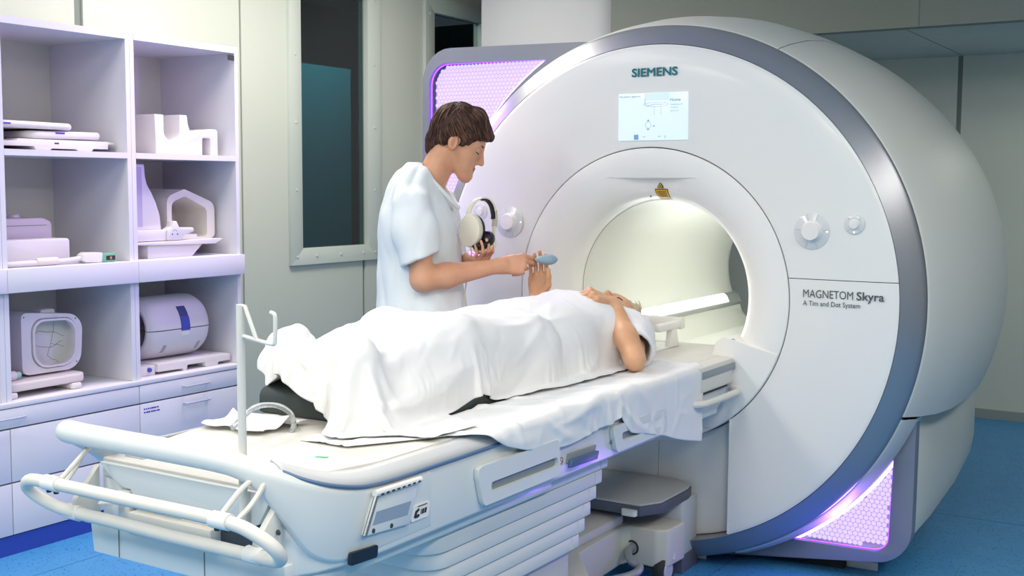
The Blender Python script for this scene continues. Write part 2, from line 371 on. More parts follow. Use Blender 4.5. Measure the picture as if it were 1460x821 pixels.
# ------------------------------------------------------------------ the scanner (axis along Y, face at y = 0)
ZC = 0.985
mri = thing('mri_scanner', 'large white round magnet scanner with silver ring and violet honeycomb lamps', 'scanner', (0, 0.9, 0))
def arc(r, a0, a1, n): return [(r * math.sin(R(a0 + (a1 - a0) * k / n)), ZC + r * math.cos(R(a0 + (a1 - a0) * k / n))) for k in range(n + 1)]
def ring_pt(r, a, y): return (r * math.sin(R(a)), y, ZC + r * math.cos(R(a)))
def cut_build(mb, name, m, parent, planes, **kw):
    """keep only the side of each (point, normal) plane that the normal points to"""
    me = bpy.data.meshes.new(name); me.from_pydata(mb.v, [], mb.f); bm = bmesh.new(); bm.from_mesh(me)
    bmesh.ops.remove_doubles(bm, verts=bm.verts, dist=1e-6)
    for p, n in planes:
        bmesh.ops.bisect_plane(bm, geom=bm.verts[:] + bm.edges[:] + bm.faces[:], plane_co=p, plane_no=n, clear_inner=True)
    bmesh.ops.recalc_face_normals(bm, faces=bm.faces)
    bm.to_mesh(me); bm.free(); me.polygons.foreach_set('use_smooth', [True] * len(me.polygons)); me.set_sharp_from_angle(angle=R(30))
    o = link_mesh(name, me, m, parent)
    return o
def cover():
    return MB().lathe([(0.03, 0.537), (0.0025, 0.537), (0.0, 0.5395), (-0.006, 0.62), (-0.008, 0.72), (-0.006, 0.82), (-0.001, 0.885), (0.002, 0.898), (0.004, 0.9005), (0.03, 0.9005)], 160, c=(0, 0, ZC))
zs = 1.0735
cut_build(cover(), 'front_cover', M_gloss, mri, [((0, 0, zs + 0.0012), (0, 0, 1))])
cut_build(cover(), 'front_cover', M_gloss, mri, [((0, 0, zs - 0.0012), (0, 0, -1)), ((0.332, 0, 0), (1, 0, 0))])
cut_build(cover(), 'front_cover', M_gloss, mri, [((0, 0, zs - 0.0012), (0, 0, -1)), ((-0.332, 0, 0), (-1, 0, 0))])
def recessed():
    m_ = cover(); m_.v = [(x, y + 0.088, z) for x, y, z in m_.v]; return m_
cut_build(recessed(), 'front_cover', M_gloss, mri, [((0, 0, 0.62), (0, 0, -1)), ((0.3305, 0, 0), (-1, 0, 0)), ((0.021, 0, 0), (1, 0, 0))])
cut_build(recessed(), 'front_cover', M_gloss, mri, [((0, 0, 0.62), (0, 0, -1)), ((-0.3305, 0, 0), (1, 0, 0)), ((0.0195, 0, 0), (-1, 0, 0))])
for s_ in (-1, 1): MB().box((s_ * 0.3325 - 0.002, -0.004, 0.153), (s_ * 0.3325 + 0.002, 0.10, 0.565)).build('recess_wall', M_gloss, mri, smooth=0)
MB().lathe([(0.016, 0.52), (0.016, 0.901)], 120, -140, 140, c=(0, 0, ZC)).build('backing', M_gap, mri)
MB().lathe([(0.125, 0.52), (0.125, 0.901)], 60, 130, 230, c=(0, 0, ZC)).build('backing', M_gap, mri)
# funnel round the bore, with the flat notch above and the table port below
n_t, prof = 144, [(0.125, 0.5335), (0.0015, 0.5335), (-0.001, 0.531), (-0.002, 0.515), (-0.001, 0.49), (0.004, 0.462), (0.014, 0.432), (0.031, 0.402), (0.055, 0.376), (0.085, 0.358), (0.12, 0.3485), (0.15, 0.3475)]
fine = []
for (t0, r0), (t1, r1) in zip(prof[:-1], prof[1:]):
    for k in range(3): fine.append((t0 + (t1 - t0) * k / 3, r0 + (r1 - r0) * k / 3))
fine.append(prof[-1])
vs, fs = [], []
def sstep(a, b, x): t = min(max((x - a) / (b - a), 0), 1); return t * t * (3 - 2 * t)
for i in range(n_t * 2):
    a = 2 * math.pi * i / (n_t * 2)
    for t, r in fine:
        x, z = r * math.sin(a), ZC + r * math.cos(a)
        vs.append((x, t, z))
m_ = len(fine)
for i in range(n_t * 2):
    j = (i + 1) % (n_t * 2)
    for k in range(m_ - 1): fs.append((i * m_ + k, j * m_ + k, j * m_ + k + 1, i * m_ + k + 1))
fun = MB().add(vs, fs).build('funnel', M_funnel, mri, smooth=0)
bm = bmesh.new(); bm.from_mesh(fun.data)
for zc_ in (1.4115, 1.4095, 1.40, 1.39, 1.38): bmesh.ops.bisect_plane(bm, geom=bm.verts[:] + bm.edges[:] + bm.faces[:], plane_co=(0, 0, zc_), plane_no=(0, 0, 1))
def notch(x, z): return 0.026 * sstep(0.195, 0.02, abs(x - 0.01)) * (1.0 if z < 1.4105 else 0.0) * sstep(1.315, 1.40, z) if z > 1.2 else 0.0
for v_ in bm.verts: v_.co.y += notch(v_.co.x, v_.co.z)
bm.to_mesh(fun.data); bm.free(); fun.data.polygons.foreach_set('use_smooth', [True] * len(fun.data.polygons)); fun.data.set_sharp_from_angle(angle=R(32))
MB().lathe([(0.15, 0.3475), (0.153, 0.3455), (1.62, 0.3455), (1.70, 0.365), (1.76, 0.42), (1.80, 0.5)], 96, c=(0, 0, ZC)).build('bore_tube', M_bore, mri, smooth=50)
MB().lathe([(0.1485, 0.3474), (0.1515, 0.3464)], 96, c=(0, 0, ZC)).build('bore_seam', mat('seam_grey', '#8c8c84', 0.7), mri)
# bed track, side ledges and lamp inside the bore
MB().prism([(-0.335, 0.80), (-0.285, 0.80), (-0.275, 0.765), (-0.275, 0.712), (0.275, 0.712), (0.275, 0.765), (0.285, 0.80), (0.335, 0.80), (0.30, 0.72), (0.26, 0.69), (-0.26, 0.69), (-0.30, 0.72)], 1, 0.08, 1.66).build('bed_track', M_bore, mri, smooth=0)
MB().prism([(-0.338, 0.802), (-0.285, 0.802), (-0.28, 0.815), (-0.295, 0.85), (-0.31, 0.862), (-0.325, 0.862)], 1, 0.35, 1.66).build('lamp_rail', mat('lamp_rail_metal', '#b9bcb8', 0.35, metal=0.4), mri)
lampm = mat('bore_lamp_glow', '#ffffff', 0.4, emit='#f4fbff', estr=2.6)
MB().prism([(-0.2800, 0.826), (-0.2930, 0.8535), (-0.3085, 0.8635), (-0.3100, 0.8600), (-0.2960, 0.8500), (-0.2840, 0.8240)], 1, 0.40, 1.50).build('bore_lamp_glow', lampm, mri, smooth=0)  # widened so the glowing strip also paints the lamp's reflection on the rail
area_light('bore_lamp_light', (-0.27, 0.95, 0.84), (0.04, 1.1), 2.1, (0.97, 1, 0.98), (0, R(-125), 0), 120)
pa = math.degrees(math.atan2(0.50, 0.808 - ZC))
half = [(0.262, 0.60), (0.262, 0.795), (0.276, 0.838), (0.30, 0.853), (0.34, 0.848), (0.40, 0.830), (0.50, 0.808)]
port = half + arc(0.5305, pa, 360 - pa, 60)[1:-1] + [(-x, z) for x, z in half[::-1]]
pb = MB().prism(port, 1, -0.004, 0.17)
cut_build(pb, 'table_port', M_funnel, mri, [((0, 0, 0.5265), (0, 0, 1))]); cut_build(pb, 'table_port', M_funnel, mri, [((0, 0, 0.5245), (0, 0, -1))])
ic = MB().lathe([(0, 0.0075), (0.0008, 0.0075), (0.001, 0.0001)], 16, c=(0.335, 0.004, 0.8485), axis='Z').build('button_mark', mat('mark_blue', '#5a78b8', 0.5), mri)
# silver ring and white shell
MB().lathe([(0.12, 0.9025), (0.004, 0.9025), (0.0065, 0.906), (0.022, 0.930), (0.046, 0.962), (0.056, 0.971), (0.064, 0.9745), (0.12, 0.9745)], 180, c=(0, 0, ZC)).build('silver_ring', M_silver, mri, smooth=50)
SH = [(0.066, 0.968), (0.070, 0.9765), (0.078, 0.981), (0.16, 1.005), (0.30, 1.035), (0.46, 1.052), (0.70, 1.056), (1.0, 1.045), (1.25, 1.02), (1.45, 0.975), (1.58, 0.92), (1.66, 0.85), (1.72, 0.74), (1.74, 0.6), (1.745, 0.45)]
def shell(a0, a1): return MB().lathe(SH, max(8, int((a1 - a0) / 2)), a0, a1, c=(0, 0, ZC)).build('shell_panel', M_shell, mri, smooth=50)
shell(-112, 27.42); shell(27.58, 111.6)
for a0, a1 in ((112.2, 160), (-160, -112.5)):
    MB().lathe([(0.066, 0.968), (0.070, 0.9765), (0.078, 0.981), (0.16, 1.003), (0.26, 1.005)], 60, a0, a1, c=(0, 0, ZC)).build('lower_flange', M_shell, mri, smooth=50)
MB().lathe([(0.09, 0.90), (0.09, 0.95), (0.3, 0.98), (1.2, 0.98), (1.4, 0.9)], 96, c=(0, 0.0, ZC)).build('inner_drum', M_gap, mri, smooth=50)
# plinth body below the shell: sides lean in, the underside climbs towards the back
def plinth():
    vs = []; secs = [(0.235, 0.10, 0.912), (0.55, 0.12, 0.918), (0.95, 0.16, 0.918), (1.30, 0.21, 0.905), (1.42, 0.26, 0.88)]
    for y, zb, hw in secs:
        sec = [(-hw + 0.07, zb), (-hw + 0.012, zb + 0.06), (-hw, zb + 0.14), (-hw, 0.592), (hw, 0.592), (hw, zb + 0.14), (hw - 0.012, zb + 0.06), (hw - 0.07, zb)]
        vs += [(x, y, z) for x, z in sec]
    fs = []; n = 8
    for i in range(len(secs) - 1):
        for k in range(n): fs.append((i * n + k, i * n + (k + 1) % n, (i + 1) * n + (k + 1) % n, (i + 1) * n + k))
    fs += [tuple(range(n)), tuple(range((len(secs) - 1) * n, len(secs) * n))[::-1]]
    return MB().add(vs, fs)
plinth().build('plinth', M_box, mri, bevel=0.006)
MB().box((-0.66, 0.30, 0.0), (0.66, 1.3, 0.16)).build('foot_block', M_dark, mri, smooth=0)
sk = MB().prism(rpoly([(0.28, 0.33), (0.775, 0.345), (0.76, 0.375), (0.28, 0.42)], 0.008), 2, 0.0, 0.028).build('floor_skirt', mat('skirt_white', '#d8d8d4', 0.5), mri)
MB().prism(rpoly([(-0.1, 0.10), (0.20, 0.13), (0.19, 0.155), (-0.1, 0.16)], 0.006), 2, 0.0, 0.02).build('floor_skirt', mat('skirt_white', '#d8d8d4', 0.5), mri)

def frame_with_hole(outer, inner, y0, y1):
    """plate between an outline and a hole"""
    from mathutils.geometry import tessellate_polygon
    n, m = len(outer), len(inner); pts = list(outer) + list(inner)
    tri = tessellate_polygon([[Vector((x, z, 0)) for x, z in outer], [Vector((x, z, 0)) for x, z in inner]]); k = n + m
    vs = [(x, y0, z) for x, z in pts] + [(x, y1, z) for x, z in pts]; fs = [tuple(t) for t in tri] + [tuple(i + k for i in t[::-1]) for t in tri]
    fs += [(i, (i + 1) % n, k + (i + 1) % n, k + i) for i in range(n)] + [(n + i, n + (i + 1) % m, k + n + (i + 1) % m, k + n + i) for i in range(m)]
    return MB().add(vs, fs)
def resample(poly, n):
    P = [Vector(p) for p in poly] + [Vector(poly[0])]; L = [0]
    for a, b in zip(P[:-1], P[1:]): L.append(L[-1] + (b - a).length)
    out = []; k = 0
    for i in range(n):
        s = L[-1] * i / n
        while L[k + 1] < s: k += 1
        t = (s - L[k]) / max(L[k + 1] - L[k], 1e-9); out.append(tuple(P[k].lerp(P[k + 1], t)))
    return out
def inside(p, poly):
    x, y = p; c = False; n = len(poly)
    for i in range(n):
        x0, y0 = poly[i]; x1, y1 = poly[i - 1]
        if (y0 > y) != (y1 > y) and x < (x1 - x0) * (y - y0) / (y1 - y0) + x0: c = not c
    return c
def offset_poly(poly, d):
    """shrink a polygon towards its inside by d"""
    n = len(poly); ar = sum(poly[i - 1][0] * poly[i][1] - poly[i][0] * poly[i - 1][1] for i in range(n)); s = 1 if ar > 0 else -1; out = []
    for i in range(n):
        a, p, b = Vector(poly[i - 1]), Vector(poly[i]), Vector(poly[(i + 1) % n])
        e1 = (p - a).normalized(); e2 = (b - p).normalized(); n1 = Vector((-e1.y, e1.x)) * s; n2 = Vector((-e2.y, e2.x)) * s
        nn = (n1 + n2); nn = nn / max(nn.length_squared, 0.5) * 2 if nn.length > 1e-6 else n1
        out.append(tuple(p + nn * d))
    return out
def wing(outer, inner, y0, depth, arc_in, name_side):
    n = 120; w = frame_with_hole(resample(outer, n), resample(inner, n), y0, y0 + depth).build('wing', M_wing, mri, bevel=0.004, smooth=40)
    MB().prism(offset_poly(inner, -0.01), 1, y0 + depth - 0.004, y0 + depth).build('wing_back', M_wing, w, smooth=0)
    # dark slot with violet edge light round the honeycomb
    l1 = offset_poly(inner, 0.0015); l2 = offset_poly(inner, 0.0055)
    frame_with_hole(resample(l1, n), resample(l2, n), y0 + 0.012, y0 + 0.016).build('edge_light', M_led, w, smooth=0)
    hx = offset_poly(inner, 0.012); yh = y0 + 0.035
    MB().prism(hx, 1, yh, yh + 0.004).build('light_panel', M_hexgap, w, smooth=0)
    s = 0.0105; vs = []; fs = []; xs = [p[0] for p in hx]; zz = [p[1] for p in hx]
    iz = 0; z = min(zz)
    while z < max(zz):
        x = min(xs) + (iz % 2) * s * math.sqrt(3) / 2
        while x < max(xs):
            hexa = [(x + s * 0.9 * math.sin(R(60 * k)), z + s * 0.9 * math.cos(R(60 * k))) for k in range(6)]
            if inside((x, z), hx):
                k0 = len(vs); vs += [(a, yh, b) for a, b in hexa] + [(x + (a - x) * 0.82, yh - 0.003, z + (b - z) * 0.82) for a, b in hexa]
                fs.append(tuple(range(k0 + 6, k0 + 12))); fs += [(k0 + q, k0 + (q + 1) % 6, k0 + 6 + (q + 1) % 6, k0 + 6 + q) for q in range(6)]
            x += s * math.sqrt(3)
        z += s * 1.5; iz += 1
    h = MB().add(vs, fs).build('honeycomb', M_hex, w, smooth=0); h['kind'] = 'stuff'
    # bright strip following the ring
    st = MB().tube([(x, yh - 0.012, z) for x, z in arc_in], 0.007, 8).build('light_strip', M_ledw, w)
    return w
# right lower wing
ro = 1.002
A_top, A_bot = R(0), 0
outer = arc(1.0, 111.5, 168, 30) + rpoly([(0.2, 0.045), (0.918, 0.085), (0.922, 0.60)], [0, 0.13, 0], 8)[1:]
a_hi, a_lo = math.degrees(math.atan2(0.845, 0.462 - ZC)), math.degrees(math.atan2(0.487, 0.108 - ZC))
inner = arc(1.0, a_hi, a_lo, 24) + rpoly([(0.487, 0.108), (0.842, 0.118), (0.845, 0.462)], [0, 0.055, 0], 8)[1:-1]
wing(outer, inner, 0.20, 0.05, arc(1.010, a_hi + 1.2, a_lo - 1.2, 30), 'right')
# left upper wing
outer = rpoly([(-0.40, 1.940), (-1.162, 1.955), (-1.168, 0.62), (-0.985, 0.62)], [0, 0.14, 0.03, 0], 8)[:-1] + arc(1.02, -112, -21, 40)
inner = rpoly([(-0.53, 1.880), (-1.128, 1.893), (-1.132, 1.2)], [0, 0.09, 0.0], 8) + arc(1.05, -81.0, -31.5, 24)
wing(outer, inner, 0.20, 0.05, arc(1.058, -76, -33, 30), 'left')
MB().prism([(-0.30, 1.93), (-1.03, 1.948), (-1.13, 1.9), (-1.155, 1.8), (-1.155, 0.64), (-0.9, 0.64), (-0.9, 1.4)], 1, 0.252, 0.75).build('wing_body', M_wing, mri)
area_light('wing_glow', (-1.03, 0.185, 1.66), (0.14, 0.38), 8.0, (0.42, 0.20, 1.0), (R(-90), 0, 0))
area_light('wing_glow', (0.74, 0.17, 0.21), (0.16, 0.14), 1.2, (0.32, 0.12, 1.0), (R(-90), 0, 0))
# display
scr = MB().box((-0.1185, -0.012, 1.5455), (0.1545, -0.004, 1.7135)).build('display', mat('screen_glow', '#8fa0aa', 0.2, emit='#e6f6fc', estr=0.40), mri, bevel=0.002)
M_si = mat('screen_blue', '#6f97bd', 0.5, emit='#8fb8dc', estr=0.12); M_sd = mat('screen_dark', '#56657f', 0.5, emit='#4a5a78', estr=0.05)
ysn = -0.0125; X, Z = (1, 0, 0), (0, 0, 1)
MB().box((-0.015, ysn, 1.686), (0.083, ysn + 0.0003, 1.712)).build('screen_banner', mat('screen_pale', '#8fa0aa', 0.5, emit='#cfe4f2', estr=0.42), scr, smooth=0)
text('screen_text', 'No patient registered', M_sd, scr, (-0.113, ysn - 0.0003, 1.700), X, Z, 0.006, 0.082)
text('screen_text', 'Home', M_sd, scr, (0.087, ysn - 0.0003, 1.682), X, Z, 0.0105, 0.040)
text('screen_text', 'Head/Neck 20', M_si, scr, (0.088, ysn - 0.0003, 1.668), X, Z, 0.005, 0.046)
text('screen_text', 'Position', M_si, scr, (0.088, ysn - 0.0003, 1.658), X, Z, 0.005, 0.028)
text('screen_text', 'Spine 32', M_si, scr, (0.088, ysn - 0.0003, 1.646), X, Z, 0.005, 0.030)
g = MB(); el = [(0.03 + 0.048 * math.cos(R(a)), ysn - 0.0003, 1.672 + 0.0075 * math.sin(R(a))) for a in range(0, 360, 12)]
g.tube(el, 0.0006, 5, closed=True).tube([(-0.012, ysn, 1.694), (-0.012, ysn, 1.676), (0.0, ysn, 1.668), (0.03, ysn, 1.674), (0.06, ysn, 1.671)], 0.0008, 5).tube([(0.025, ysn, 1.665), (0.025, ysn, 1.635)], 0.0005, 4).tube([(0.052, ysn, 1.665), (0.052, ysn, 1.635)], 0.0005, 4)
g.tube([(0.002 + 0.011 * math.cos(R(a)), ysn, 1.600 + 0.011 * math.sin(R(a))) for a in range(0, 360, 20)], 0.0006, 5, closed=True)
g.add([(-0.004, ysn - .0004, 1.613), (0.008, ysn - .0004, 1.613), (0.002, ysn - .0004, 1.620)], [(0, 1, 2)]).add([(-0.004, ysn - .0004, 1.587), (0.008, ysn - .0004, 1.587), (0.002, ysn - .0004, 1.580)], [(0, 2, 1)])
g.box((0.021, ysn - .0004, 1.594), (0.028, ysn, 1.598)).box((-0.054, ysn - .0004, 1.548), (-0.036, ysn, 1.566)).box((-0.018, ysn - .0004, 1.557), (-0.008, ysn, 1.559)).box((0.040, ysn - .0004, 1.558), (0.052, ysn, 1.560)).box((0.068, ysn - .0004, 1.552), (0.070, ysn, 1.562))
g.build('screen_icon', M_si, scr, smooth=0)['kind'] = 'stuff'
text('logo_lettering', 'SIEMENS', M_teal, mri, (-0.0675, -0.0105, 1.7735), X, Z, 0.0285, 0.180, bold=0.030)
text('model_lettering', 'MAGNETOM', M_txt, mri, (0.586, -0.0105, 1.0125), X, Z, 0.027, 0.168)
text('model_lettering', 'Skyra', M_txt, mri, (0.765, -0.0105, 1.0125), X, Z, 0.027, 0.090, bold=0.016)
text('model_lettering', 'A Tim and Dot System', M_txt, mri, (0.586, -0.0105, 0.9855), X, Z, 0.0165, 0.192, bold=0.004)
# control dials
M_dialp = mat('dial_clear', '#d9dbdd', 0.15, coat=0.4); M_knob = mat('knob_white', '#ebe9e6', 0.35)
def dial(x, z, r, big, label):
    y = -0.0075 if abs(x) < 0.7 else -0.008
    d = MB().lathe([(0.002, r), (-0.0015, r), (-0.003, r - 0.002), (-0.003, r * 0.62), (-0.004, r * 0.6), (-0.004, 0.0001)], 40, c=(x, y, z)).build('dial_plate', M_dialp, mri, smooth=40)
    kr = r * 0.52 if big else r * 0.46; kd = 0.021 if big else 0.010
    MB().lathe([(-0.004, kr * 1.12), (-0.006, kr * 1.1), (-0.007, kr), (-kd, kr * 0.97), (-kd - 0.003, kr * 0.9), (-kd - 0.004, 0.0001)], 32, c=(x, y, z)).build('knob', M_knob, d, smooth=40)
    lines = MB()
    for a in ((20, 85, 160, 200, 275, 340) if big else (45, 135, 225, 315)):
        c0, s0 = math.cos(R(a)), math.sin(R(a)); lines.tube([(x + r * 0.66 * s0, y - 0.0032, z + r * 0.66 * c0), (x + r * 0.97 * s0, y - 0.0028, z + r * 0.97 * c0)], 0.0008, 5)
    lines.build('button_line', mat('dial_line', '#aeb2b6', 0.5), d)['kind'] = 'stuff'
    if big:
        k = MB().tube([(x + r * 0.56 * math.sin(R(a)), y - 0.0045, z + r * 0.56 * math.cos(R(a))) for a in range(215, 330, 8)], 0.0012, 5)
        k.build('scale_mark', M_txt, d)
    MB().lathe([(-0.003, 0.0025), (-0.0042, 0.002), (-0.0044, 0.0001)], 10, c=(x + (r * 0.85 if big else 0), y, z - (0 if big else r * 0.78))).build('indicator_light', mat('led_white', '#ffffff', 0.3, emit='#ffffff', estr=1.5), d)
dial(0.610, 1.234, 0.061, True, ''); dial(0.751, 1.260, 0.033, False, ''); dial(-0.588, 1.240, 0.061, True, ''); dial(-0.724, 1.278, 0.033, False, '')
# laser warning labels on the funnel
lab = MB(); yw = 0.0
M_yel = mat('warning_yellow', '#d9a520', 0.5)
def on_funnel(x, z):
    r = math.hypot(x, z - ZC); t = 0
    for (t0, r0), (t1, r1) in zip(prof[1:-1], prof[2:]):
        if r1 <= r <= r0: t = t0 + (t1 - t0) * (r0 - r) / (r0 - r1)
    return t + notch(x, z)
def sticker(pts, name, m, off=0.0015):
    vs = []; fs = []; n = 6
    (ax, az), (bx, bz), (cx, cz), (dx, dz) = pts
    for i in range(n + 1):
        for j in range(n + 1):
            u, v = i / n, j / n; x = (ax * (1 - u) + bx * u) * (1 - v) + (dx * (1 - u) + cx * u) * v; z = (az * (1 - u) + bz * u) * (1 - v) + (dz * (1 - u) + cz * u) * v
            vs.append((x, on_funnel(x, z) - off, z))
    for i in range(n):
        for j in range(n): fs.append((i * (n + 1) + j, (i + 1) * (n + 1) + j, (i + 1) * (n + 1) + j + 1, i * (n + 1) + j + 1))
    return MB().add(vs, fs).build(name, m, mri, smooth=60)
w1 = sticker([(-0.004, 1.334), (0.050, 1.334), (0.050, 1.372), (-0.004, 1.372)], 'warning_label', mat('label_brown', '#5a4312', 0.5), 0.0012)
w2 = sticker([(-0.001, 1.337), (0.047, 1.337), (0.047, 1.369), (-0.001, 1.369)], 'warning_label_face', M_yel, 0.0022)
for k in range(4):
    z = 1.3425 + k * 0.006; sticker([(0.006, z), (0.040, z), (0.040, z + 0.0022), (0.006, z + 0.0022)], 'warning_print', mat('label_brown', '#5a4312', 0.5), 0.003)
yt = on_funnel(0.023, 1.385) - 0.004
MB().prism([(0.010, 1.3755), (0.036, 1.3755), (0.023, 1.400)], 1, yt, yt + 0.004).build('warning_triangle', mat('label_black', '#2a2208', 0.5), mri, smooth=0)
MB().prism([(0.0145, 1.378), (0.0315, 1.378), (0.023, 1.394)], 1, yt - 0.0008, yt).build('warning_triangle_face', M_yel, mri, smooth=0)
MB().lathe([(0, 0.003), (-0.0006, 0.0001)], 10, c=(0.023, yt - 0.001, 1.383)).build('warning_dot', mat('label_black', '#2a2208', 0.5), mri)
# laser hole
MB().lathe([(0, 0.004), (-0.001, 0.0001)], 10, c=(-0.03, on_funnel(-0.03, 1.345) - 0.001, 1.345)).build('laser_hole', M_dark, mri)

# ------------------------------------------------------------------ the dockable patient table
M_tb = mat('table_white', '#d9dddc', 0.35, coat=0.1); M_tb2 = mat('table_ivory', '#d9d7d0', 0.6); M_rim = mat('table_rim', '#c6c8ca', 0.4)
M_blue = mat('rim_line', '#5d7699', 0.4); M_bel = mat('bellows_grey', '#dadcda', 0.5); M_cha = mat('chassis_grey', '#c9c8c0', 0.45)
M_slot = mat('slot_dark', '#3d4145', 0.6); M_dockt = mat('dock_grey', '#bdbdbb', 0.5); M_dockd = mat('dock_dark', '#5b5e6a', 0.45)
tb = thing('patient_table', 'white wheeled patient table docked to the scanner with tubular foot bars', 'patient table', (0, -1.15, 0))
half = [(0.334, -0.12), (0.334, -1.93), (0.332, -2.0), (0.322, -2.07), (0.309, -2.125), (0.288, -2.165), (0.265, -2.180)]
outl = half + [(-x, y) for x, y in half[::-1]]
body = MB().prism(outl, 2, 0.605, 0.758).build('table_body', M_tb, tb, bevel=0.008, bseg=3)
MB().prism([(0.30, -2.12), (0.31, -1.2), (-0.31, -1.2), (-0.30, -2.12), (-0.27, -2.175), (0.27, -2.175)], 2, 0.572, 0.607).build('under_skirt', M_tb, tb, bevel=0.006)
# corner skins sweeping up from the body to the push bar
def push_bar():
    """one loft: flat side skin at both ends that narrows into the round bar"""
    top = [(0.3125, -1.78, 0.764), (0.3125, -1.88, 0.764), (0.3125, -1.95, 0.765), (0.311, -2.02, 0.772), (0.304, -2.085, 0.786), (0.290, -2.14, 0.805), (0.268, -2.185, 0.826), (0.235, -2.215, 0.846), (0.18, -2.235, 0.862), (0.08, -2.240, 0.866), (-0.10, -2.24, 0.866), (-0.25, -2.238, 0.866), (-0.325, -2.225, 0.862), (-0.358, -2.185, 0.852), (-0.352, -2.12, 0.826), (-0.333, -2.05, 0.794), (-0.318, -1.98, 0.772), (-0.3125, -1.90, 0.764), (-0.3125, -1.78, 0.764)]
    hh = [0.155, 0.156, 0.157, 0.163, 0.172, 0.160, 0.105, 0.060, 0.049, 0.049, 0.049, 0.049, 0.049, 0.055, 0.080, 0.130, 0.155, 0.155, 0.155]
    P = bez([(a[0], a[1], a[2]) for a in top], 6); H = [v.x for v in bez([(h, 0, 0) for h in hh], 6)]
    vs = []; fs = []; r = 0.0245; K = 20
    for i, (p, h) in enumerate(zip(P, H)):
        t = (P[min(i + 1, len(P) - 1)] - P[max(i - 1, 0)]); t.z = 0; t.normalize(); nx = Vector((t.y, -t.x, 0)); h = max(h, 2 * r)
        for k in range(K):
            a = 2 * math.pi * k / K; c_, s_ = math.cos(a), math.sin(a); z = p.z - r + r * s_ if s_ > 1e-6 or (abs(s_) <= 1e-6) else p.z - h + r + r * s_
            q = p + nx * (r * c_); vs.append((q.x, q.y, z))
    for i in range(len(P) - 1):
        for k in range(K): fs.append((i * K + k, i * K + (k + 1) % K, (i + 1) * K + (k + 1) % K, (i + 1) * K + k))
    fs += [tuple(range(K)), tuple(range((len(P) - 1) * K, len(P) * K))]
    return MB().add(vs, fs).build('push_bar', M_tb, tb, smooth=60)
push_bar()
# rim band and board
def band(s):
    out = [Vector((0.338, y_, 0.762)) for y_ in (-0.30, -0.80, -1.30, -1.70)] + bez([(0.338, -1.78, 0.762), (0.338, -1.86, 0.762), (0.3375, -1.94, 0.763), (0.335, -2.02, 0.769), (0.324, -2.095, 0.786), (0.303, -2.15, 0.806), (0.275, -2.185, 0.826)], 5)
    inn = [Vector((0.298, y_, 0.789)) for y_ in (-0.30, -0.80, -1.30, -1.70)] + bez([(0.298, -1.77, 0.789), (0.298, -1.84, 0.789), (0.2975, -1.915, 0.789), (0.292, -1.99, 0.790), (0.278, -2.07, 0.800), (0.258, -2.13, 0.820), (0.235, -2.175, 0.840)], 5)
    vs = []; fs = []
    for a, b in zip(out, inn):
        for k in range(4):
            p = a.lerp(b, k / 3); p.z += 0.005 * math.sin(math.pi * k / 3); vs.append((p.x * s, p.y, p.z))
    for i in range(len(out) - 1):
        for k in range(3): fs.append((i * 4 + k, i * 4 + k + 1, (i + 1) * 4 + k + 1, (i + 1) * 4 + k))
    MB().add(vs, fs).build('rim_band', M_rim, tb, smooth=60, thick=0.006)
    MB().tube([(p.x * s, p.y, p.z - 0.004) for p in out], 0.0042, 8).build('rim_line', M_blue, tb)
band(1); band(-1)
MB().prism(rpoly([(0.290, 0.24), (0.290, -1.90), (0.235, -2.13), (-0.235, -2.13), (-0.290, -1.90), (-0.290, 0.24)], [0.02, 0.08, 0.05, 0.05, 0.08, 0.02]), 2, 0.755, 0.790).build('table_board', M_tb2, tb, bevel=0.004)
MB().prism(rpoly([(0.262, -2.05), (0.262, -2.188), (-0.262, -2.188), (-0.262, -2.05)], 0.01), 2, 0.74, 0.782).build('foot_deck', M_tb2, tb, bevel=0.005)
MB().box((-0.225, -2.155, 0.782), (-0.165, -2.125, 0.786)).build('deck_catch', M_tb, tb, bevel=0.0015)
# foot end: flap with cut corners, dark bay, sliding box, lower skirt
ye = -2.186
MB().prism([(-0.255, 0.775), (0.262, 0.775), (0.225, 0.712), (0.20, 0.70), (0.16, 0.70), (0.16, 0.712), (-0.135, 0.70), (-0.155, 0.728), (-0.175, 0.728), (-0.205, 0.738)][:], 1, ye - 0.014, ye + 0.01).build('end_flap', M_tb, tb, bevel=0.002)
MB().box((-0.15, ye - 0.002, 0.642), (0.215, ye + 0.004, 0.716)).build('end_bay', M_slot, tb, smooth=0)
MB().box((-0.145, ye - 0.030, 0.634), (0.105, ye + 0.002, 0.684)).build('slide_box', M_tb2, tb, bevel=0.004)
MB().box((0.0, ye - 0.012, 0.684), (0.105, ye + 0.002, 0.700)).build('slide_box_lid', M_tb2, tb, bevel=0.002)
MB().prism([(-0.29, 0.565), (0.25, 0.565), (0.285, 0.60), (0.285, 0.635), (-0.30, 0.635)], 1, ye - 0.006, ye + 0.02).build('end_skirt', M_tb, tb, bevel=0.003)
for x0 in (-0.205, 0.06): MB().box((x0, ye - 0.0075, 0.567), (x0 + 0.002, ye - 0.006, 0.634)).build('skirt_joint', M_joint, tb, smooth=0)
MB().prism([(-0.19, 0.722), (-0.155, 0.722), (-0.155, 0.665), (-0.125, 0.640), (-0.15, 0.636), (-0.19, 0.66)], 1, ye - 0.018, ye - 0.002).build('latch_plate', M_tb2, tb, bevel=0.002)
MB().tube(bez([(-0.165, ye - 0.018, 0.700), (-0.172, ye - 0.035, 0.702), (-0.195, ye - 0.042, 0.699), (-0.225, ye - 0.04, 0.692)], 4), [0.006] * 12 + [0.003], 8).build('latch_lever', M_plastic, tb)
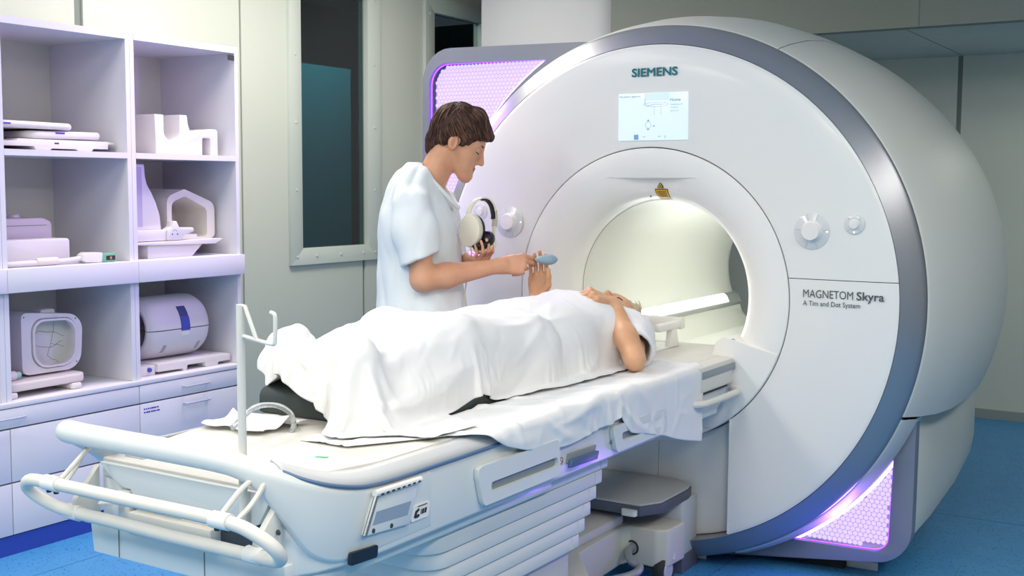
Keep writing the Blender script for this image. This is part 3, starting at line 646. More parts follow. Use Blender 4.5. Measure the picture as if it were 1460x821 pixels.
# hinged tube loop under the push bar
loop = bez([(-0.25, -2.318, 0.752), (0.0, -2.318, 0.752), (0.25, -2.318, 0.752), (0.325, -2.312, 0.738), (0.362, -2.298, 0.712), (0.352, -2.275, 0.684), (0.30, -2.258, 0.672), (0.15, -2.25, 0.668), (0.0, -2.25, 0.668), (-0.15, -2.25, 0.670), (-0.28, -2.258, 0.674), (-0.345, -2.275, 0.692), (-0.368, -2.298, 0.722), (-0.335, -2.313, 0.747), (-0.25, -2.318, 0.752)], 5)[:-1]
MB().tube(loop, 0.0135, 14, closed=True).build('tube_loop', M_tb2, tb, smooth=60)
for x, s in ((-0.255, -1), (0.245, 1)):
    st = MB().tube(bez([(x - s * 0.012, -2.312, 0.755), (x - s * 0.010, -2.25, 0.800), (x + s * 0.004, -2.215, 0.816), (x + s * 0.016, -2.22, 0.806), (x + s * 0.012, -2.25, 0.770), (x + s * 0.004, -2.29, 0.74)], 5), 0.0055, 8).build('stay', M_tb2, tb)
    MB().tube([(x - 0.022, -2.318, 0.752), (x + 0.022, -2.318, 0.752)], 0.0165, 14).build('clamp', M_plastic, tb)
    MB().prism([(-2.188, 0.765), (-2.25, 0.70), (-2.256, 0.676), (-2.246, 0.664), (-2.22, 0.64), (-2.188, 0.64)], 0, x - 0.008 + s * 0.02, x + 0.008 + s * 0.02).build('bracket', M_tb2, tb, bevel=0.002)
    MB().tube([(x - 0.02 + s * 0.02, -2.252, 0.671), (x + 0.022 + s * 0.02, -2.252, 0.671)], 0.017, 14).build('clamp', M_plastic, tb)
    for dx in (-0.012, 0.012): MB().lathe([(0, 0.006), (-0.004, 0.005), (-0.005, 0.0001)], 10, c=(x + dx, -2.318, 0.735), axis='Z').build('screw', M_slot, tb)
    MB().lathe([(0, 0.006), (-0.003, 0.005), (-0.004, 0.0001)], 10, c=(x + s * 0.032, -2.20, 0.705), axis='Y').build('screw', M_slot, tb)
# near side: paper flap, logo plate, black plate, grip recesses
xs_ = 0.3372
def side_poly(name, pts, d0, d1, m, parent=tb, bevel=0.0, x=xs_): return MB().prism(pts, 0, x + d0, x + d1).build(name, m, parent, bevel=bevel, smooth=35)
fp = side_poly('paper_holder', [(-2.022, 0.663), (-1.870, 0.652), (-1.838, 0.742), (-1.985, 0.745)], -0.002, 0.010, M_tb, bevel=0.002)
MB().tube([(xs_ + 0.011, -2.025, 0.665), (xs_ + 0.012, -1.985, 0.745)], 0.005, 8).build('holder_edge', mat('steel', '#8c9298', 0.3, metal=0.7), fp)
MB().tube([(xs_ + 0.011, -1.992, 0.746), (xs_ + 0.011, -1.835, 0.743)], 0.0075, 10).build('holder_clip', M_plastic, fp)
for k in range(8): MB().box((xs_ + 0.016, -1.978 + k * 0.018, 0.740), (xs_ + 0.0192, -1.970 + k * 0.018, 0.744)).build('clip_slot', M_slot, fp, smooth=0)
side_poly('holder_window', [(-1.998, 0.680), (-1.880, 0.674), (-1.866, 0.702), (-1.985, 0.706)], 0.0095, 0.0105, mat('window_grey', '#93a3b4', 0.3), fp)
for yy, zz in ((-1.995, 0.668), (-1.935, 0.664)): MB().lathe([(0, 0.006), (0.002, 0.005), (0.003, 0.0001)], 10, c=(xs_ + 0.009, yy, zz), axis='X').build('screw', M_slot, fp)
lp = side_poly('logo_plate', rpoly([(-1.860, 0.650), (-1.795, 0.650), (-1.785, 0.684), (-1.848, 0.684)], 0.006), -0.001, 0.0025, M_plastic)
sw = MB().prism([(-1.848, 0.659), (-1.842, 0.672), (-1.830, 0.676), (-1.826, 0.672), (-1.836, 0.667), (-1.839, 0.662), (-1.832, 0.664), (-1.826, 0.660), (-1.832, 0.656), (-1.842, 0.656)], 0, xs_ + 0.0025, xs_ + 0.0032)
sw.build('logo_mark', M_dark, lp, smooth=0)
for k, (a, b) in enumerate(((-1.824, -1.821), (-1.819, -1.812), (-1.810, -1.803))): MB().prism([(a, 0.661), (b, 0.661), (b + 0.003, 0.672), (a + 0.003, 0.672)], 0, xs_ + 0.0025, xs_ + 0.0032).build('logo_mark', M_dark, lp, smooth=0)
MB().prism([(-1.834, 0.679), (-1.800, 0.679), (-1.799, 0.681), (-1.832, 0.681)], 0, xs_ + 0.0025, xs_ + 0.0032).build('logo_mark', M_dark, lp, smooth=0)
side_poly('black_plate', rpoly([(-2.062, 0.610), (-1.975, 0.606), (-1.972, 0.632), (-2.058, 0.636)], 0.005), -0.004, 0.004, mat('plate_navy', '#1d2733', 0.35))
def grip(y0, y1, z0, z1, name, inner, zi0=None):
    g_ = frame_with_hole_x(rpoly([(y0, z0), (y1, z0), (y1 - 0.01, z1), (y0 - 0.03, z1)], 0.014, 4), rpoly([(y0 + 0.035, z0 + 0.028), (y1 - 0.012, z0 + 0.026), (y1 - 0.018, z0 + 0.052), (y0 + 0.028, z0 + 0.052)], 0.006, 4), xs_ - 0.002, xs_ + 0.012)
    o = g_.build(name, M_tb, tb, smooth=40)
    MB().prism([(y0 + 0.03, z0 + 0.024), (y1 - 0.01, z0 + 0.022), (y1 - 0.016, z0 + 0.055), (y0 + 0.024, z0 + 0.055)], 0, xs_ - 0.0005, xs_ + 0.001).build('grip_recess', inner, o, smooth=0)
    return o
def frame_with_hole_x(outer, inner, x0, x1):
    m = frame_with_hole(resample(outer, 64), resample(inner, 64), x0, x1); m.v = [(y, x, z) for x, y, z in m.v]; return m
M_rec = mat('recess_grey', '#8d959b', 0.5)
grip(-1.585, -1.222, 0.624, 0.722, 'side_grip', M_rec)
grip(-0.90, -0.56, 0.622, 0.70, 'side_grip', M_rec)
hb = side_poly('blue_handle', [(-1.172, 0.645), (-1.02, 0.640), (-1.012, 0.664), (-1.165, 0.668)], -0.001, 0.004, M_rec)
side_poly('handle_grip', [(-1.176, 0.632), (-1.024, 0.628), (-1.015, 0.650), (-1.168, 0.654)], 0.004, 0.016, mat('handle_blue', '#4f6590', 0.4), hb, bevel=0.003)
nb = MB().lathe([(0, 0.010), (0.0006, 0.010), (0.0007, 0.0001)], 24, c=(xs_, -1.203, 0.657), axis='X').build('no_step_mark', M_plastic, tb)
MB().tube([(xs_ + 0.0012, -1.203 + 0.0085 * math.cos(R(a)), 0.657 + 0.0085 * math.sin(R(a))) for a in range(0, 360, 20)], 0.0012, 5, closed=True).tube([(xs_ + 0.0012, -1.209, 0.663), (xs_ + 0.0012, -1.197, 0.651)], 0.001, 5).build('mark_ring', mat('mark_red', '#8e4a66', 0.5), nb)
side_poly('arrow_mark', [(-0.925, 0.650), (-0.908, 0.649), (-0.912, 0.664)], 0.0, 0.0008, M_blue)
# head end where the board meets the scanner
he = MB().prism([(0.335, -0.34), (0.348, -0.30), (0.348, -0.03), (0.335, 0.0), (-0.335, 0.0), (-0.348, -0.03), (-0.348, -0.30), (-0.335, -0.34)], 2, 0.70, 0.788).build('head_module', M_tb2, tb, bevel=0.006, bseg=3)
for s in (-1, 1):
    MB().box((s * 0.3465 if s > 0 else -0.3515, -0.295, 0.748), (0.3515 if s > 0 else -0.3465, -0.01, 0.772)).build('grip_strip', mat('strip_grey', '#8b9299', 0.4), he, bevel=0.002)
    MB().box((s * 0.34 - 0.003, -0.33, 0.693), (s * 0.34 + 0.003, -0.06, 0.702)).build('slot', M_dark, he, smooth=0)
    MB().tube(bez([(s * 0.33, -0.36, 0.672), (s * 0.362, -0.33, 0.672), (s * 0.372, -0.28, 0.672), (s * 0.372, -0.08, 0.672), (s * 0.366, -0.03, 0.672), (s * 0.335, 0.0, 0.672)], 5), 0.012, 10).build('release_handle', M_tb2, he)
MB().prism([(-0.40, 0.70), (-0.02, 0.70), (-0.04, 0.655), (-0.14, 0.605), (-0.40, 0.605)], 0, -0.33, 0.33).build('head_underside', M_tb, tb, bevel=0.006)
# telescoping bellows
for k in range(6):
    z1 = 0.604 - k * 0.0418; z0 = z1 - 0.0405; ye1 = -0.851 - k * 0.0265; ye0 = -1.735 + k * 0.014; hx_ = 0.295 - k * 0.004
    MB().prism(rpoly([(hx_, ye1), (-hx_, ye1), (-hx_, ye0), (hx_, ye0)], [0.006, 0.006, 0.07, 0.07], 6), 2, z0, z1).build('bellows_section', M_bel, tb, bevel=0.005)
    for s in (-1, 1): MB().box((s * hx_ - 0.0012, ye1 - 0.048, z0 + 0.004), (s * hx_ + 0.0012, ye1 - 0.043, z1 - 0.004)).build('section_seam', M_tb2, tb, smooth=0)
# chassis
MB().prism(rpoly([(0.21, -1.86), (0.21, -0.80), (0.075, -0.62), (0.062, -0.30), (0.075, -0.262), (0.175, -0.262), (0.212, -0.235), (0.218, -0.105), (-0.218, -0.105), (-0.212, -0.235), (-0.175, -0.262), (-0.075, -0.262), (-0.062, -0.30), (-0.075, -0.62), (-0.21, -0.80), (-0.21, -1.86)], [0.04, 0.05, 0.05, 0.01, 0.01, 0.03, 0.03, 0.012, 0.012, 0.03, 0.03, 0.01, 0.01, 0.05, 0.05, 0.04]), 2, 0.072, 0.205).build('chassis', M_cha, tb, bevel=0.008, bseg=3)
MB().prism(rpoly([(0.25, -1.70), (0.25, -0.98), (-0.25, -0.98), (-0.25, -1.70)], 0.03), 2, 0.20, 0.357).build('lift_base', M_cha, tb, bevel=0.006)
MB().prism(rpoly([(0.05, -0.98), (0.05, -0.24), (-0.13, -0.24), (-0.13, -0.98)], 0.03), 2, 0.204, 0.240).build('chassis_spine', M_cha, tb, bevel=0.01)
def castor(x, y):
    w = MB().lathe([(-0.022, 0.0001), (-0.022, 0.030), (-0.018, 0.034), (0.018, 0.034), (0.022, 0.030), (0.022, 0.0001)], 24, c=(x, y, 0.055), axis='X').build('castor', mat('castor_grey', '#b9bcc6', 0.4), tb, smooth=30)
    MB().lathe([(-0.017, 0.034), (-0.019, 0.05), (-0.012, 0.055), (0.012, 0.055), (0.019, 0.05), (0.017, 0.034)], 28, c=(x, y, 0.055), axis='X').build('tyre', M_dark, w, smooth=50)
    MB().tube(bez([(x - 0.026, y, 0.055), (x - 0.028, y + 0.02, 0.09), (x - 0.02, y + 0.03, 0.118), (x, y + 0.03, 0.122), (x + 0.02, y + 0.03, 0.118), (x + 0.026, y + 0.02, 0.09)], 3), 0.008, 8).build('fork', M_cha, w)
for x, y in ((0.185, -0.215), (-0.185, -0.215), (0.17, -1.70), (-0.17, -1.70)): castor(x, y)
MB().tube(bez([(0.086, -0.262, 0.130), (0.090, -0.30, 0.126), (0.12, -0.34, 0.110), (0.155, -0.345, 0.098), (0.165, -0.385, 0.090), (0.14, -0.45, 0.084), (0.05, -0.60, 0.080), (0.03, -0.66, 0.080)], 6), 0.014, 12).build('brake_pedal', mat('pedal_grey', '#9aa0a6', 0.35, metal=0.3), tb)
MB().lathe([(0.0, 0.026), (-0.003, 0.026), (-0.004, 0.02)], 20, c=(0.086, -0.2625, 0.130)).build('pedal_boot', M_dark, tb)

# docking station on the floor in front of the magnet
dk = thing('docking_station', 'low grey docking box with chamfered lid between table and scanner', 'docking station', (0, -0.1, 0))
plan = [(-0.20, -0.01), (0.165, -0.01), (0.19, -0.03), (0.19, -0.235), (0.142, -0.334), (0.10, -0.345), (-0.20, -0.30)]
plan = [(-0.20, 0.07), (0.105, 0.07), (0.178, 0.03), (0.19, -0.02), (0.19, -0.245), (0.145, -0.325), (-0.145, -0.325), (-0.20, -0.25)]
MB().prism(plan, 2, 0.262, 0.296).build('lid_edge', M_dockd, dk, bevel=0.003)
MB().prism([(x * 0.985, (y + 0.2) * 0.985 - 0.2) for x, y in plan], 2, 0.296, 0.305).build('lid', M_dockt, dk, bevel=0.004)
MB().prism([(0.185, 0.068), (0.187, -0.075), (-0.187, -0.075), (-0.187, 0.068)], 2, 0.062, 0.262).build('dock_body', mat('dock_white', '#c9cdd4', 0.45), dk, bevel=0.004)
MB().prism([(0.190, 0.070), (0.192, -0.075), (-0.192, -0.075), (-0.192, 0.070)], 2, 0.0, 0.062).build('dock_base', M_dockd, dk, bevel=0.003)
MB().prism(rpoly([(0.08, -0.345), (0.135, -0.345), (0.135, -0.30), (0.08, -0.30)], 0.012), 2, 0.264, 0.284).build('dock_catch', M_plastic, dk)

# drip pole fixed at the foot end
pole = thing('drip_pole', 'thin cream drip pole with bent hooks rising from the foot of the table', 'drip pole', (0.197, -2.214, 0.70))
px_, py_ = 0.197, -2.214
MB().tube([(px_, py_, 0.70), (px_, py_, 1.148)], 0.0085, 14).build('rod', M_tb2, pole)
M_hk = mat('hook_white', '#dcdcd4', 0.4)
MB().tube([(px_, py_, 1.143), (px_ + 0.012, py_, 1.146), (px_ + 0.042, py_, 1.082)], 0.0042, 8).build('hook', M_hk, pole)
MB().tube(bez([(px_, py_, 1.088), (px_ + 0.04, py_, 1.082), (px_ + 0.084, py_, 1.077), (px_ + 0.09, py_, 1.085), (px_ + 0.092, py_, 1.12), (px_ + 0.090, py_, 1.134), (px_ + 0.080, py_, 1.138)], 4), 0.0042, 8).build('hook', M_hk, pole)

# ------------------------------------------------------------------ bodies: distance fields turned into meshes
A = lambda *v: np.array(v, dtype=np.float64)
def rc(a, b, ra, rb):
    a = np.asarray(a, float); b = np.asarray(b, float); ab = b - a; L = max(ab @ ab, 1e-12)
    def f(P):
        t = np.clip(((P - a) @ ab) / L, 0, 1); return np.linalg.norm(P - (a + t[:, None] * ab), axis=1) - (ra + (rb - ra) * t)
    return f
def ell(c, r, M=None):
    c = np.asarray(c, float); r = np.asarray(r, float)
    def f(P):
        q = P - c
        if M is not None: q = q @ M
        k0 = np.linalg.norm(q / r, axis=1); k1 = np.linalg.norm(q / (r * r), axis=1); return k0 * (k0 - 1) / np.maximum(k1, 1e-9)
    return f
def smin(a, b, k):
    h = np.maximum(k - np.abs(a - b), 0) / k; return np.minimum(a, b) - h * h * k * 0.25
def smax(a, b, k): return -smin(-a, -b, k)
def U(fs, k):
    def f(P):
        d = fs[0](P)
        for g in fs[1:]: d = smin(d, g(P), k) if k else np.minimum(d, g(P))
        return d
    return f
def nets(f, lo, hi, h):
    """surface nets of f = 0 on a grid; coarse pass first so that only cells near the surface are evaluated"""
    lo = np.asarray(lo, float); hi = np.asarray(hi, float); B = 4
    nb = np.ceil((hi - lo) / (h * B)).astype(int); n = nb * B + 1
    cc = np.stack(np.meshgrid(*[lo[i] + (np.arange(nb[i]) + 0.5) * h * B for i in range(3)], indexing='ij'), -1).reshape(-1, 3)
    dc = f(cc).reshape(nb); near = np.abs(dc) < h * B * 1.6
    D = np.repeat(np.repeat(np.repeat(np.where(dc < 0, -1.0, 1.0), B, 0), B, 1), B, 2); D = np.pad(D, ((0, 1), (0, 1), (0, 1)), mode='edge')
    m = np.repeat(np.repeat(np.repeat(near, B, 0), B, 1), B, 2); M = np.zeros(n, bool); M[:-1, :-1, :-1] |= m; M[1:, :-1, :-1] |= m; M[:-1, 1:, :-1] |= m; M[:-1, :-1, 1:] |= m; M[1:, 1:, :-1] |= m; M[1:, :-1, 1:] |= m; M[:-1, 1:, 1:] |= m; M[1:, 1:, 1:] |= m
    idx = np.argwhere(M); D[M] = f(lo + idx * h)
    S = D < 0; c = [D[i:n[0] - 1 + i, j:n[1] - 1 + j, k:n[2] - 1 + k] for i in (0, 1) for j in (0, 1) for k in (0, 1)]
    s = np.sum([x < 0 for x in c], 0); act = (s > 0) & (s < 8); cell = np.argwhere(act)
    vid = -np.ones(act.shape, int); vid[act] = np.arange(len(cell))
    cv = np.stack([x[act] for x in c], 1); off = np.array([(i, j, k) for i in (0, 1) for j in (0, 1) for k in (0, 1)], float)
    acc = np.zeros((len(cell), 3)); cnt = np.zeros(len(cell))
    for e0, e1 in [(a, b) for a in range(8) for b in range(a + 1, 8) if np.abs(off[a] - off[b]).sum() == 1]:
        d0, d1 = cv[:, e0], cv[:, e1]; x = (d0 < 0) != (d1 < 0); t = d0[x] / (d0[x] - d1[x]); acc[x] += off[e0] + t[:, None] * (off[e1] - off[e0]); cnt[x] += 1
    V = lo + (cell + acc / cnt[:, None]) * h; F = []
    for ax in range(3):
        a, b = (ax + 1) % 3, (ax + 2) % 3; sl0 = [slice(None)] * 3; sl1 = [slice(None)] * 3; sl0[ax] = slice(0, -1); sl1[ax] = slice(1, None)
        ch = np.argwhere(S[tuple(sl0)] != S[tuple(sl1)]); ok = (ch[:, a] > 0) & (ch[:, b] > 0) & (ch[:, a] < n[a] - 1) & (ch[:, b] < n[b] - 1); ch = ch[ok]
        if not len(ch): continue
        q = []
        for da, db in ((-1, -1), (0, -1), (0, 0), (-1, 0)):
            g = ch.copy(); g[:, a] += da; g[:, b] += db; q.append(vid[g[:, 0], g[:, 1], g[:, 2]])
        q = np.stack(q, 1); fl = ~S[tuple(ch.T)]; q[fl] = q[fl][:, ::-1]; F.append(q)
    F = np.concatenate(F); F = F[(F >= 0).all(1)]
    return V, F
def np_mesh(name, V, F, m, parent=None, matf=None):
    me = bpy.data.meshes.new(name); me.vertices.add(len(V)); me.vertices.foreach_set('co', np.ascontiguousarray(V, dtype=np.float32).ravel())
    k = F.shape[1]; me.loops.add(len(F) * k); me.loops.foreach_set('vertex_index', np.ascontiguousarray(F, dtype=np.int32).ravel()); me.polygons.add(len(F))
    me.polygons.foreach_set('loop_start', np.arange(0, len(F) * k, k, dtype=np.int32))
    if matf is not None: me.polygons.foreach_set('material_index', matf.astype(np.int32))
    me.update(calc_edges=True); me.validate(); me.polygons.foreach_set('use_smooth', [True] * len(me.polygons))
    return link_mesh(name, me, m, parent)
def joined(parts):
    V = []; F = []; k = 0
    for v, f in parts: V.append(v); F.append(f + k); k += len(v)
    return np.concatenate(V), np.concatenate(F)
def relax(V, F, it=2, w=0.5):
    """light Laplacian smoothing"""
    n = len(V); e = np.concatenate([F[:, [0, 1]], F[:, [1, 2]], F[:, [2, 3]], F[:, [3, 0]]])
    for _ in range(it):
        s = np.zeros_like(V); c = np.zeros(n)
        np.add.at(s, e[:, 0], V[e[:, 1]]); np.add.at(s, e[:, 1], V[e[:, 0]]); np.add.at(c, e[:, 0], 1); np.add.at(c, e[:, 1], 1)
        V = V * (1 - w) + w * s / np.maximum(c, 1)[:, None]
    return V
def unit(v): v = np.asarray(v, float); return v / np.linalg.norm(v)
def folds(P, seed, amp, wl, n=6, stretch=(1, 1, 1)):
    r = np.random.RandomState(seed); s = np.zeros(len(P)); Q = P * np.asarray(stretch)
    warp = np.stack([np.sin(Q @ r.normal(size=3) * 9 + r.rand() * 6) for _ in range(3)], 1) * 0.03
    for i in range(n):
        k = unit(r.normal(size=3)) * 2 * np.pi / (wl * r.uniform(0.6, 1.6)); s += (1 - np.abs(np.sin((Q + warp) @ k * 0.5 + r.rand() * 6)) * 2) * r.uniform(0.5, 1)
    return amp * s / n

def head_frame(c, fwd, up, scale=1.0):
    f = unit(fwd); l = unit(np.cross(up, f)); u = np.cross(f, l); M = np.stack([f, l, u], 1)
    return np.asarray(c, float), M, scale
def head_sdf(fr, neck_to, neck_r=0.052, smile=0.004):
    c, M, sc = fr
    skull = [ell((-0.012, 0, 0.045), (0.096, 0.075, 0.086)), ell((0.040, 0, -0.005), (0.054, 0.061, 0.078)), rc((0.030, 0, -0.045), (0.072, 0, -0.086), 0.050, 0.024)]
    for s in (-1, 1):
        skull += [rc((0.0, s * 0.049, -0.035), (0.066, s * 0.018, -0.092), 0.021, 0.017), rc((0.058, s * 0.037, -0.022), (0.062, s * 0.034, -0.040), 0.022, 0.019), rc((0.078, s * 0.012, 0.030), (0.070, s * 0.044, 0.031), 0.012, 0.009)]
    skull += [rc((0.086, 0, -0.091), (0.086, 0, -0.098), 0.0175, 0.0145), rc((0.070, 0.018, -0.058), (0.070, -0.018, -0.058), 0.0225, 0.0225)]
    base = U(skull, 0.022)
    nose = U([rc((0.088, 0, 0.022), (0.1115, 0, -0.024), 0.0075, 0.0098), rc((0.098, 0.010, -0.030), (0.098, -0.010, -0.030), 0.0072, 0.0072)], 0.008)
    lips = U([rc((0.0875, -0.022, -0.0570 + smile), (0.0950, 0, -0.0550), 0.0038, 0.0055), rc((0.0875, 0.022, -0.0570 + smile), (0.0950, 0, -0.0550), 0.0038, 0.0055), rc((0.0870, -0.017, -0.0625 + smile * 0.6), (0.0930, 0, -0.0645), 0.0042, 0.0060), rc((0.0870, 0.017, -0.0625 + smile * 0.6), (0.0930, 0, -0.0645), 0.0042, 0.0060)], 0.004)
    sock = [rc((0.106, s * 0.026, 0.010), (0.094, s * 0.046, 0.012), 0.016, 0.013) for s in (-1, 1)]
    eyes = U([ell((0.0745, s * 0.031, 0.009), (0.0145, 0.0150, 0.0125)) for s in (-1, 1)], 0)
    ears = []; con = []
    for s in (-1, 1):
        a = R(14); E = np.array([[math.cos(a), 0, -math.sin(a)], [0, 1, 0], [math.sin(a), 0, math.cos(a)]])
        ears.append(ell((-0.010, s * 0.0765, 0.0), (0.0185, 0.0085, 0.0315), E)); con.append(rc((-0.004, s * 0.088, 0.010), (-0.003, s * 0.086, -0.008), 0.0095, 0.0095))
    nb = (np.asarray(neck_to, float) - c) @ M / sc
    neck = U([rc((-0.028, 0, -0.045), nb, neck_r, neck_r * 1.12)], 0)
    def f(P):
        q = (P - c) @ M / sc
        d = base(q)
        for g in sock: d = smax(d, -g(q), 0.014)
        d = smin(d, eyes(q), 0.004); d = smin(d, nose(q), 0.010); d = smin(d, lips(q), 0.005)
        slit = rc((0.0915, -0.023, -0.0598 + smile), (0.1005, 0, -0.0600), 0.0011, 0.0011)(q); slit = np.minimum(slit, rc((0.0915, 0.023, -0.0598 + smile), (0.1005, 0, -0.0600), 0.0011, 0.0011)(q)); d = smax(d, -slit, 0.002)
        for s in (-1, 1): d = smax(d, -rc((0.106, s * 0.0062, -0.0395), (0.100, s * 0.006, -0.030), 0.0038, 0.0035)(q), 0.003)
        e = U(ears, 0)(q)
        for g in con: e = smax(e, -g(q), 0.005)
        d = smin(d, e, 0.006)
        return smin(d, neck(q), 0.020) * sc
    return f
def head_local(fr, V): return (V - fr[0]) @ fr[1] / fr[2]
def head_world(fr, q): return fr[0] + (np.asarray(q, float) * fr[2]) @ fr[1].T

FING = [((0.089, 0.029), (0.042, 0.025, 0.020), 0.0086), ((0.093, 0.0095), (0.046, 0.028, 0.021), 0.0088), ((0.088, -0.0100), (0.042, 0.026, 0.021), 0.0083), ((0.077, -0.0280), (0.033, 0.020, 0.018), 0.0074)]
def hand_sdf(W, d, n, s, curls, thumb, scale=1.0, spread=(0.08, 0.02, -0.05, -0.12), joint=None):
    """W wrist, d towards fingers, n out of the palm, s towards the thumb; curls: three bends per finger in degrees; thumb: three direction vectors (d, n, s)"""
    W = np.asarray(W, float); d = unit(d); n = np.asarray(n, float); n = unit(n - d * (n @ d)); s0 = np.cross(n, d); s = s0 if s0 @ np.asarray(s, float) > 0 else -s0
    k = scale; palm = [rc(W - d * 0.012 * k, W + d * 0.012 * k, 0.0215 * k, 0.0205 * k)]; fingers = []; tips = []
    for (bd, bs), L, r in FING:
        palm.append(rc(W + d * 0.016 * k + s * bs * 0.45 * k, W + d * bd * k + s * bs * k, 0.0150 * k, 0.0105 * k))
    palm.append(rc(W + d * 0.02 * k + s * 0.014 * k + n * 0.006 * k, W + d * 0.055 * k + s * 0.028 * k + n * 0.006 * k, 0.0155 * k, 0.0115 * k))
    palm.append(rc(W + d * 0.02 * k - s * 0.014 * k + n * 0.005 * k, W + d * 0.06 * k - s * 0.024 * k + n * 0.004 * k, 0.0140 * k, 0.0105 * k))
    palm = U(palm, 0.012 * k)
    for ((bd, bs), L, r), cu, sp in zip(FING, curls, spread):
        p = W + d * bd * k + s * bs * k; a = 0; seg = []
        for j in range(3):
            a += R(cu[j]); dr = unit(d * math.cos(a) + n * math.sin(a) + s * sp * math.cos(a)); q = p + dr * L[j] * k
            r0 = r * (1 - 0.10 * j) * k; seg.append(rc(p, q, r0, r0 * 0.90)); p = q
        fingers.append(U(seg, 0.002)); tips.append(p)
    T = [unit(d * t[0] + n * t[1] + s * t[2]) for t in thumb]; p = W + (d * 0.026 + s * 0.020 + n * 0.008) * k; seg = []
    for j, (L, r0, r1) in enumerate(((0.044, 0.0140, 0.0115), (0.032, 0.0110, 0.0098), (0.026, 0.0100, 0.0078))):
        q = p + T[j] * L * k; seg.append(rc(p, q, r0 * k, r1 * k)); p = q
    th = U(seg, 0.004); tips.append(p)
    def f(P):
        D = palm(P)
        for g in fingers: D = np.minimum(D, smin(palm(P), g(P), 0.008))
        return smin(D, th(P), 0.010)
    f.tips = tips
    return f
def skin_mat(name, col, col2, rough=0.45):
    m = mat(name, col, rough, col2=col2, nscale=14, bump=0.06, bscale=260, sss=0.12); return m
M_skin = skin_mat('skin_nurse', '#d8a282', '#cf9675'); M_lip = mat('lip', '#a9604f', 0.45, sss=0.1); M_skin2 = skin_mat('skin_patient', '#d7a683', '#cc9873'); M_lip2 = mat('lip_pale', '#b4685a', 0.4, sss=0.1)
M_hair = mat('hair_brown', '#4a2c1e', 0.58, col2='#2c1810', nscale=60); M_hair1 = mat('hair_brown_light', '#6b4531', 0.55); M_hair2 = mat('hair_ash', '#c9bba2', 0.5, col2='#b3a48c', nscale=80)
M_cloth = mat('tunic_cotton', '#e1e8eb', 0.85, bump=0.15, bscale=500); M_linen = mat('sheet_cotton', '#e9e9ea', 0.9, bump=0.12, bscale=600); M_gown = mat('gown_cotton', '#e6e6ea', 0.9, bump=0.12, bscale=600)

def lip_faces(fr, V, F, smile=0.004):
    q = head_local(fr, V[F].mean(1)); z = q[:, 2] - smile * np.clip(np.abs(q[:, 1]) / 0.021, 0, 1)
    return ((q[:, 0] > 0.086) & (np.abs(q[:, 1]) < 0.0235) & (z < -0.0515) & (z > -0.0690)).astype(int)

# ------------------------------------------------------------------ the nurse
EW = unit((0.535, -0.845, 0)); EU = unit((0.845, 0.535, 0)); ZZ = A(0, 0, 1)
yaw = R(30); pit = R(27)
Fh = A(math.cos(yaw) * math.cos(pit), math.sin(yaw) * math.cos(pit), -math.sin(pit)); Uh = A(math.cos(yaw) * math.sin(pit), math.sin(yaw) * math.sin(pit), math.cos(pit))
HF = head_frame((-0.553, -0.411, 1.528), Fh, Uh, 0.97)
neckb = A(-0.650, -0.470, 1.355)
f_head0 = head_sdf(HF, neckb, 0.053, 0.008)
chest_skin = ell((-0.655, -0.475, 1.24), (0.10, 0.15, 0.14), np.stack([EU, -EW, ZZ], 1))
f_head = lambda P: smin(f_head0(P), chest_skin(P), 0.03)
RS, RE, RW = A(-0.588, -0.629, 1.305), A(-0.537, -0.640, 1.058), A(-0.361, -0.428, 1.102)
LS, LE, LW = A(-0.712, -0.305, 1.305), A(-0.715, -0.230, 1.045), A(-0.516, -0.383, 1.120)
dR = unit(A(-0.282, -0.322, 1.121) + EW * 0.024 + A(0, 0, -0.010) - RW)
fR_hand = hand_sdf(RW, dR, -EW + A(0, 0, -0.30), ZZ, [(30, 28, 12), (40, 34, 14), (66, 72, 34), (72, 76, 36)], [(0.80, 0.62, 0.10), (0.98, 0.40, 0.05), (1.0, 0.10, 0.0)], 0.97, spread=(-0.10, -0.02, 0.02, 0.06))
f_rarm = U([rc(RS, RE, 0.048, 0.040), rc(RE, RE + (RW - RE) * 0.30, 0.041, 0.0425), rc(RE + (RW - RE) * 0.30, RW, 0.0425, 0.0235), rc(RW, RW + dR * 0.01, 0.0235, 0.021)], 0.02)
f_right = lambda P: smin(f_rarm(P), fR_hand(P), 0.012)
fL_hand = hand_sdf(LW, EW * 0.80 + EU * 0.55 + ZZ * 0.05, ZZ - EU * 0.15, EU, [(34, 50, 24), (36, 50, 26), (38, 48, 26), (40, 46, 24)], [(0.5, 0.5, 0.7), (0.7, 0.6, 0.4), (0.7, 0.7, 0.2)], 0.88)
f_larm = U([rc(LS, LE, 0.048, 0.040), rc(LE, LE + (LW - LE) * 0.3, 0.041, 0.0415), rc(LE + (LW - LE) * 0.3, LW, 0.0415, 0.0235)], 0.02)
f_left = lambda P: smin(f_larm(P), fL_hand(P), 0.012)
BF = np.stack([unit(A(math.cos(R(27)), math.sin(R(27)), 0)), unit(A(-math.sin(R(27)), math.cos(R(27)), 0)), ZZ], 1)   # body: forward, left, up
bw = lambda f_, l_, z: A(-0.648, -0.472, 0) + BF[:, 0] * f_ + BF[:, 1] * l_ + A(0, 0, z)
hipL, hipR = bw(-0.005, 0.09, 0.86), bw(-0.005, -0.09, 0.86)
kneeL, kneeR, ankL, ankR = bw(0.0, 0.10, 0.48), bw(0.03, -0.10, 0.48), bw(-0.03, 0.10, 0.09), bw(0.0, -0.11, 0.09)
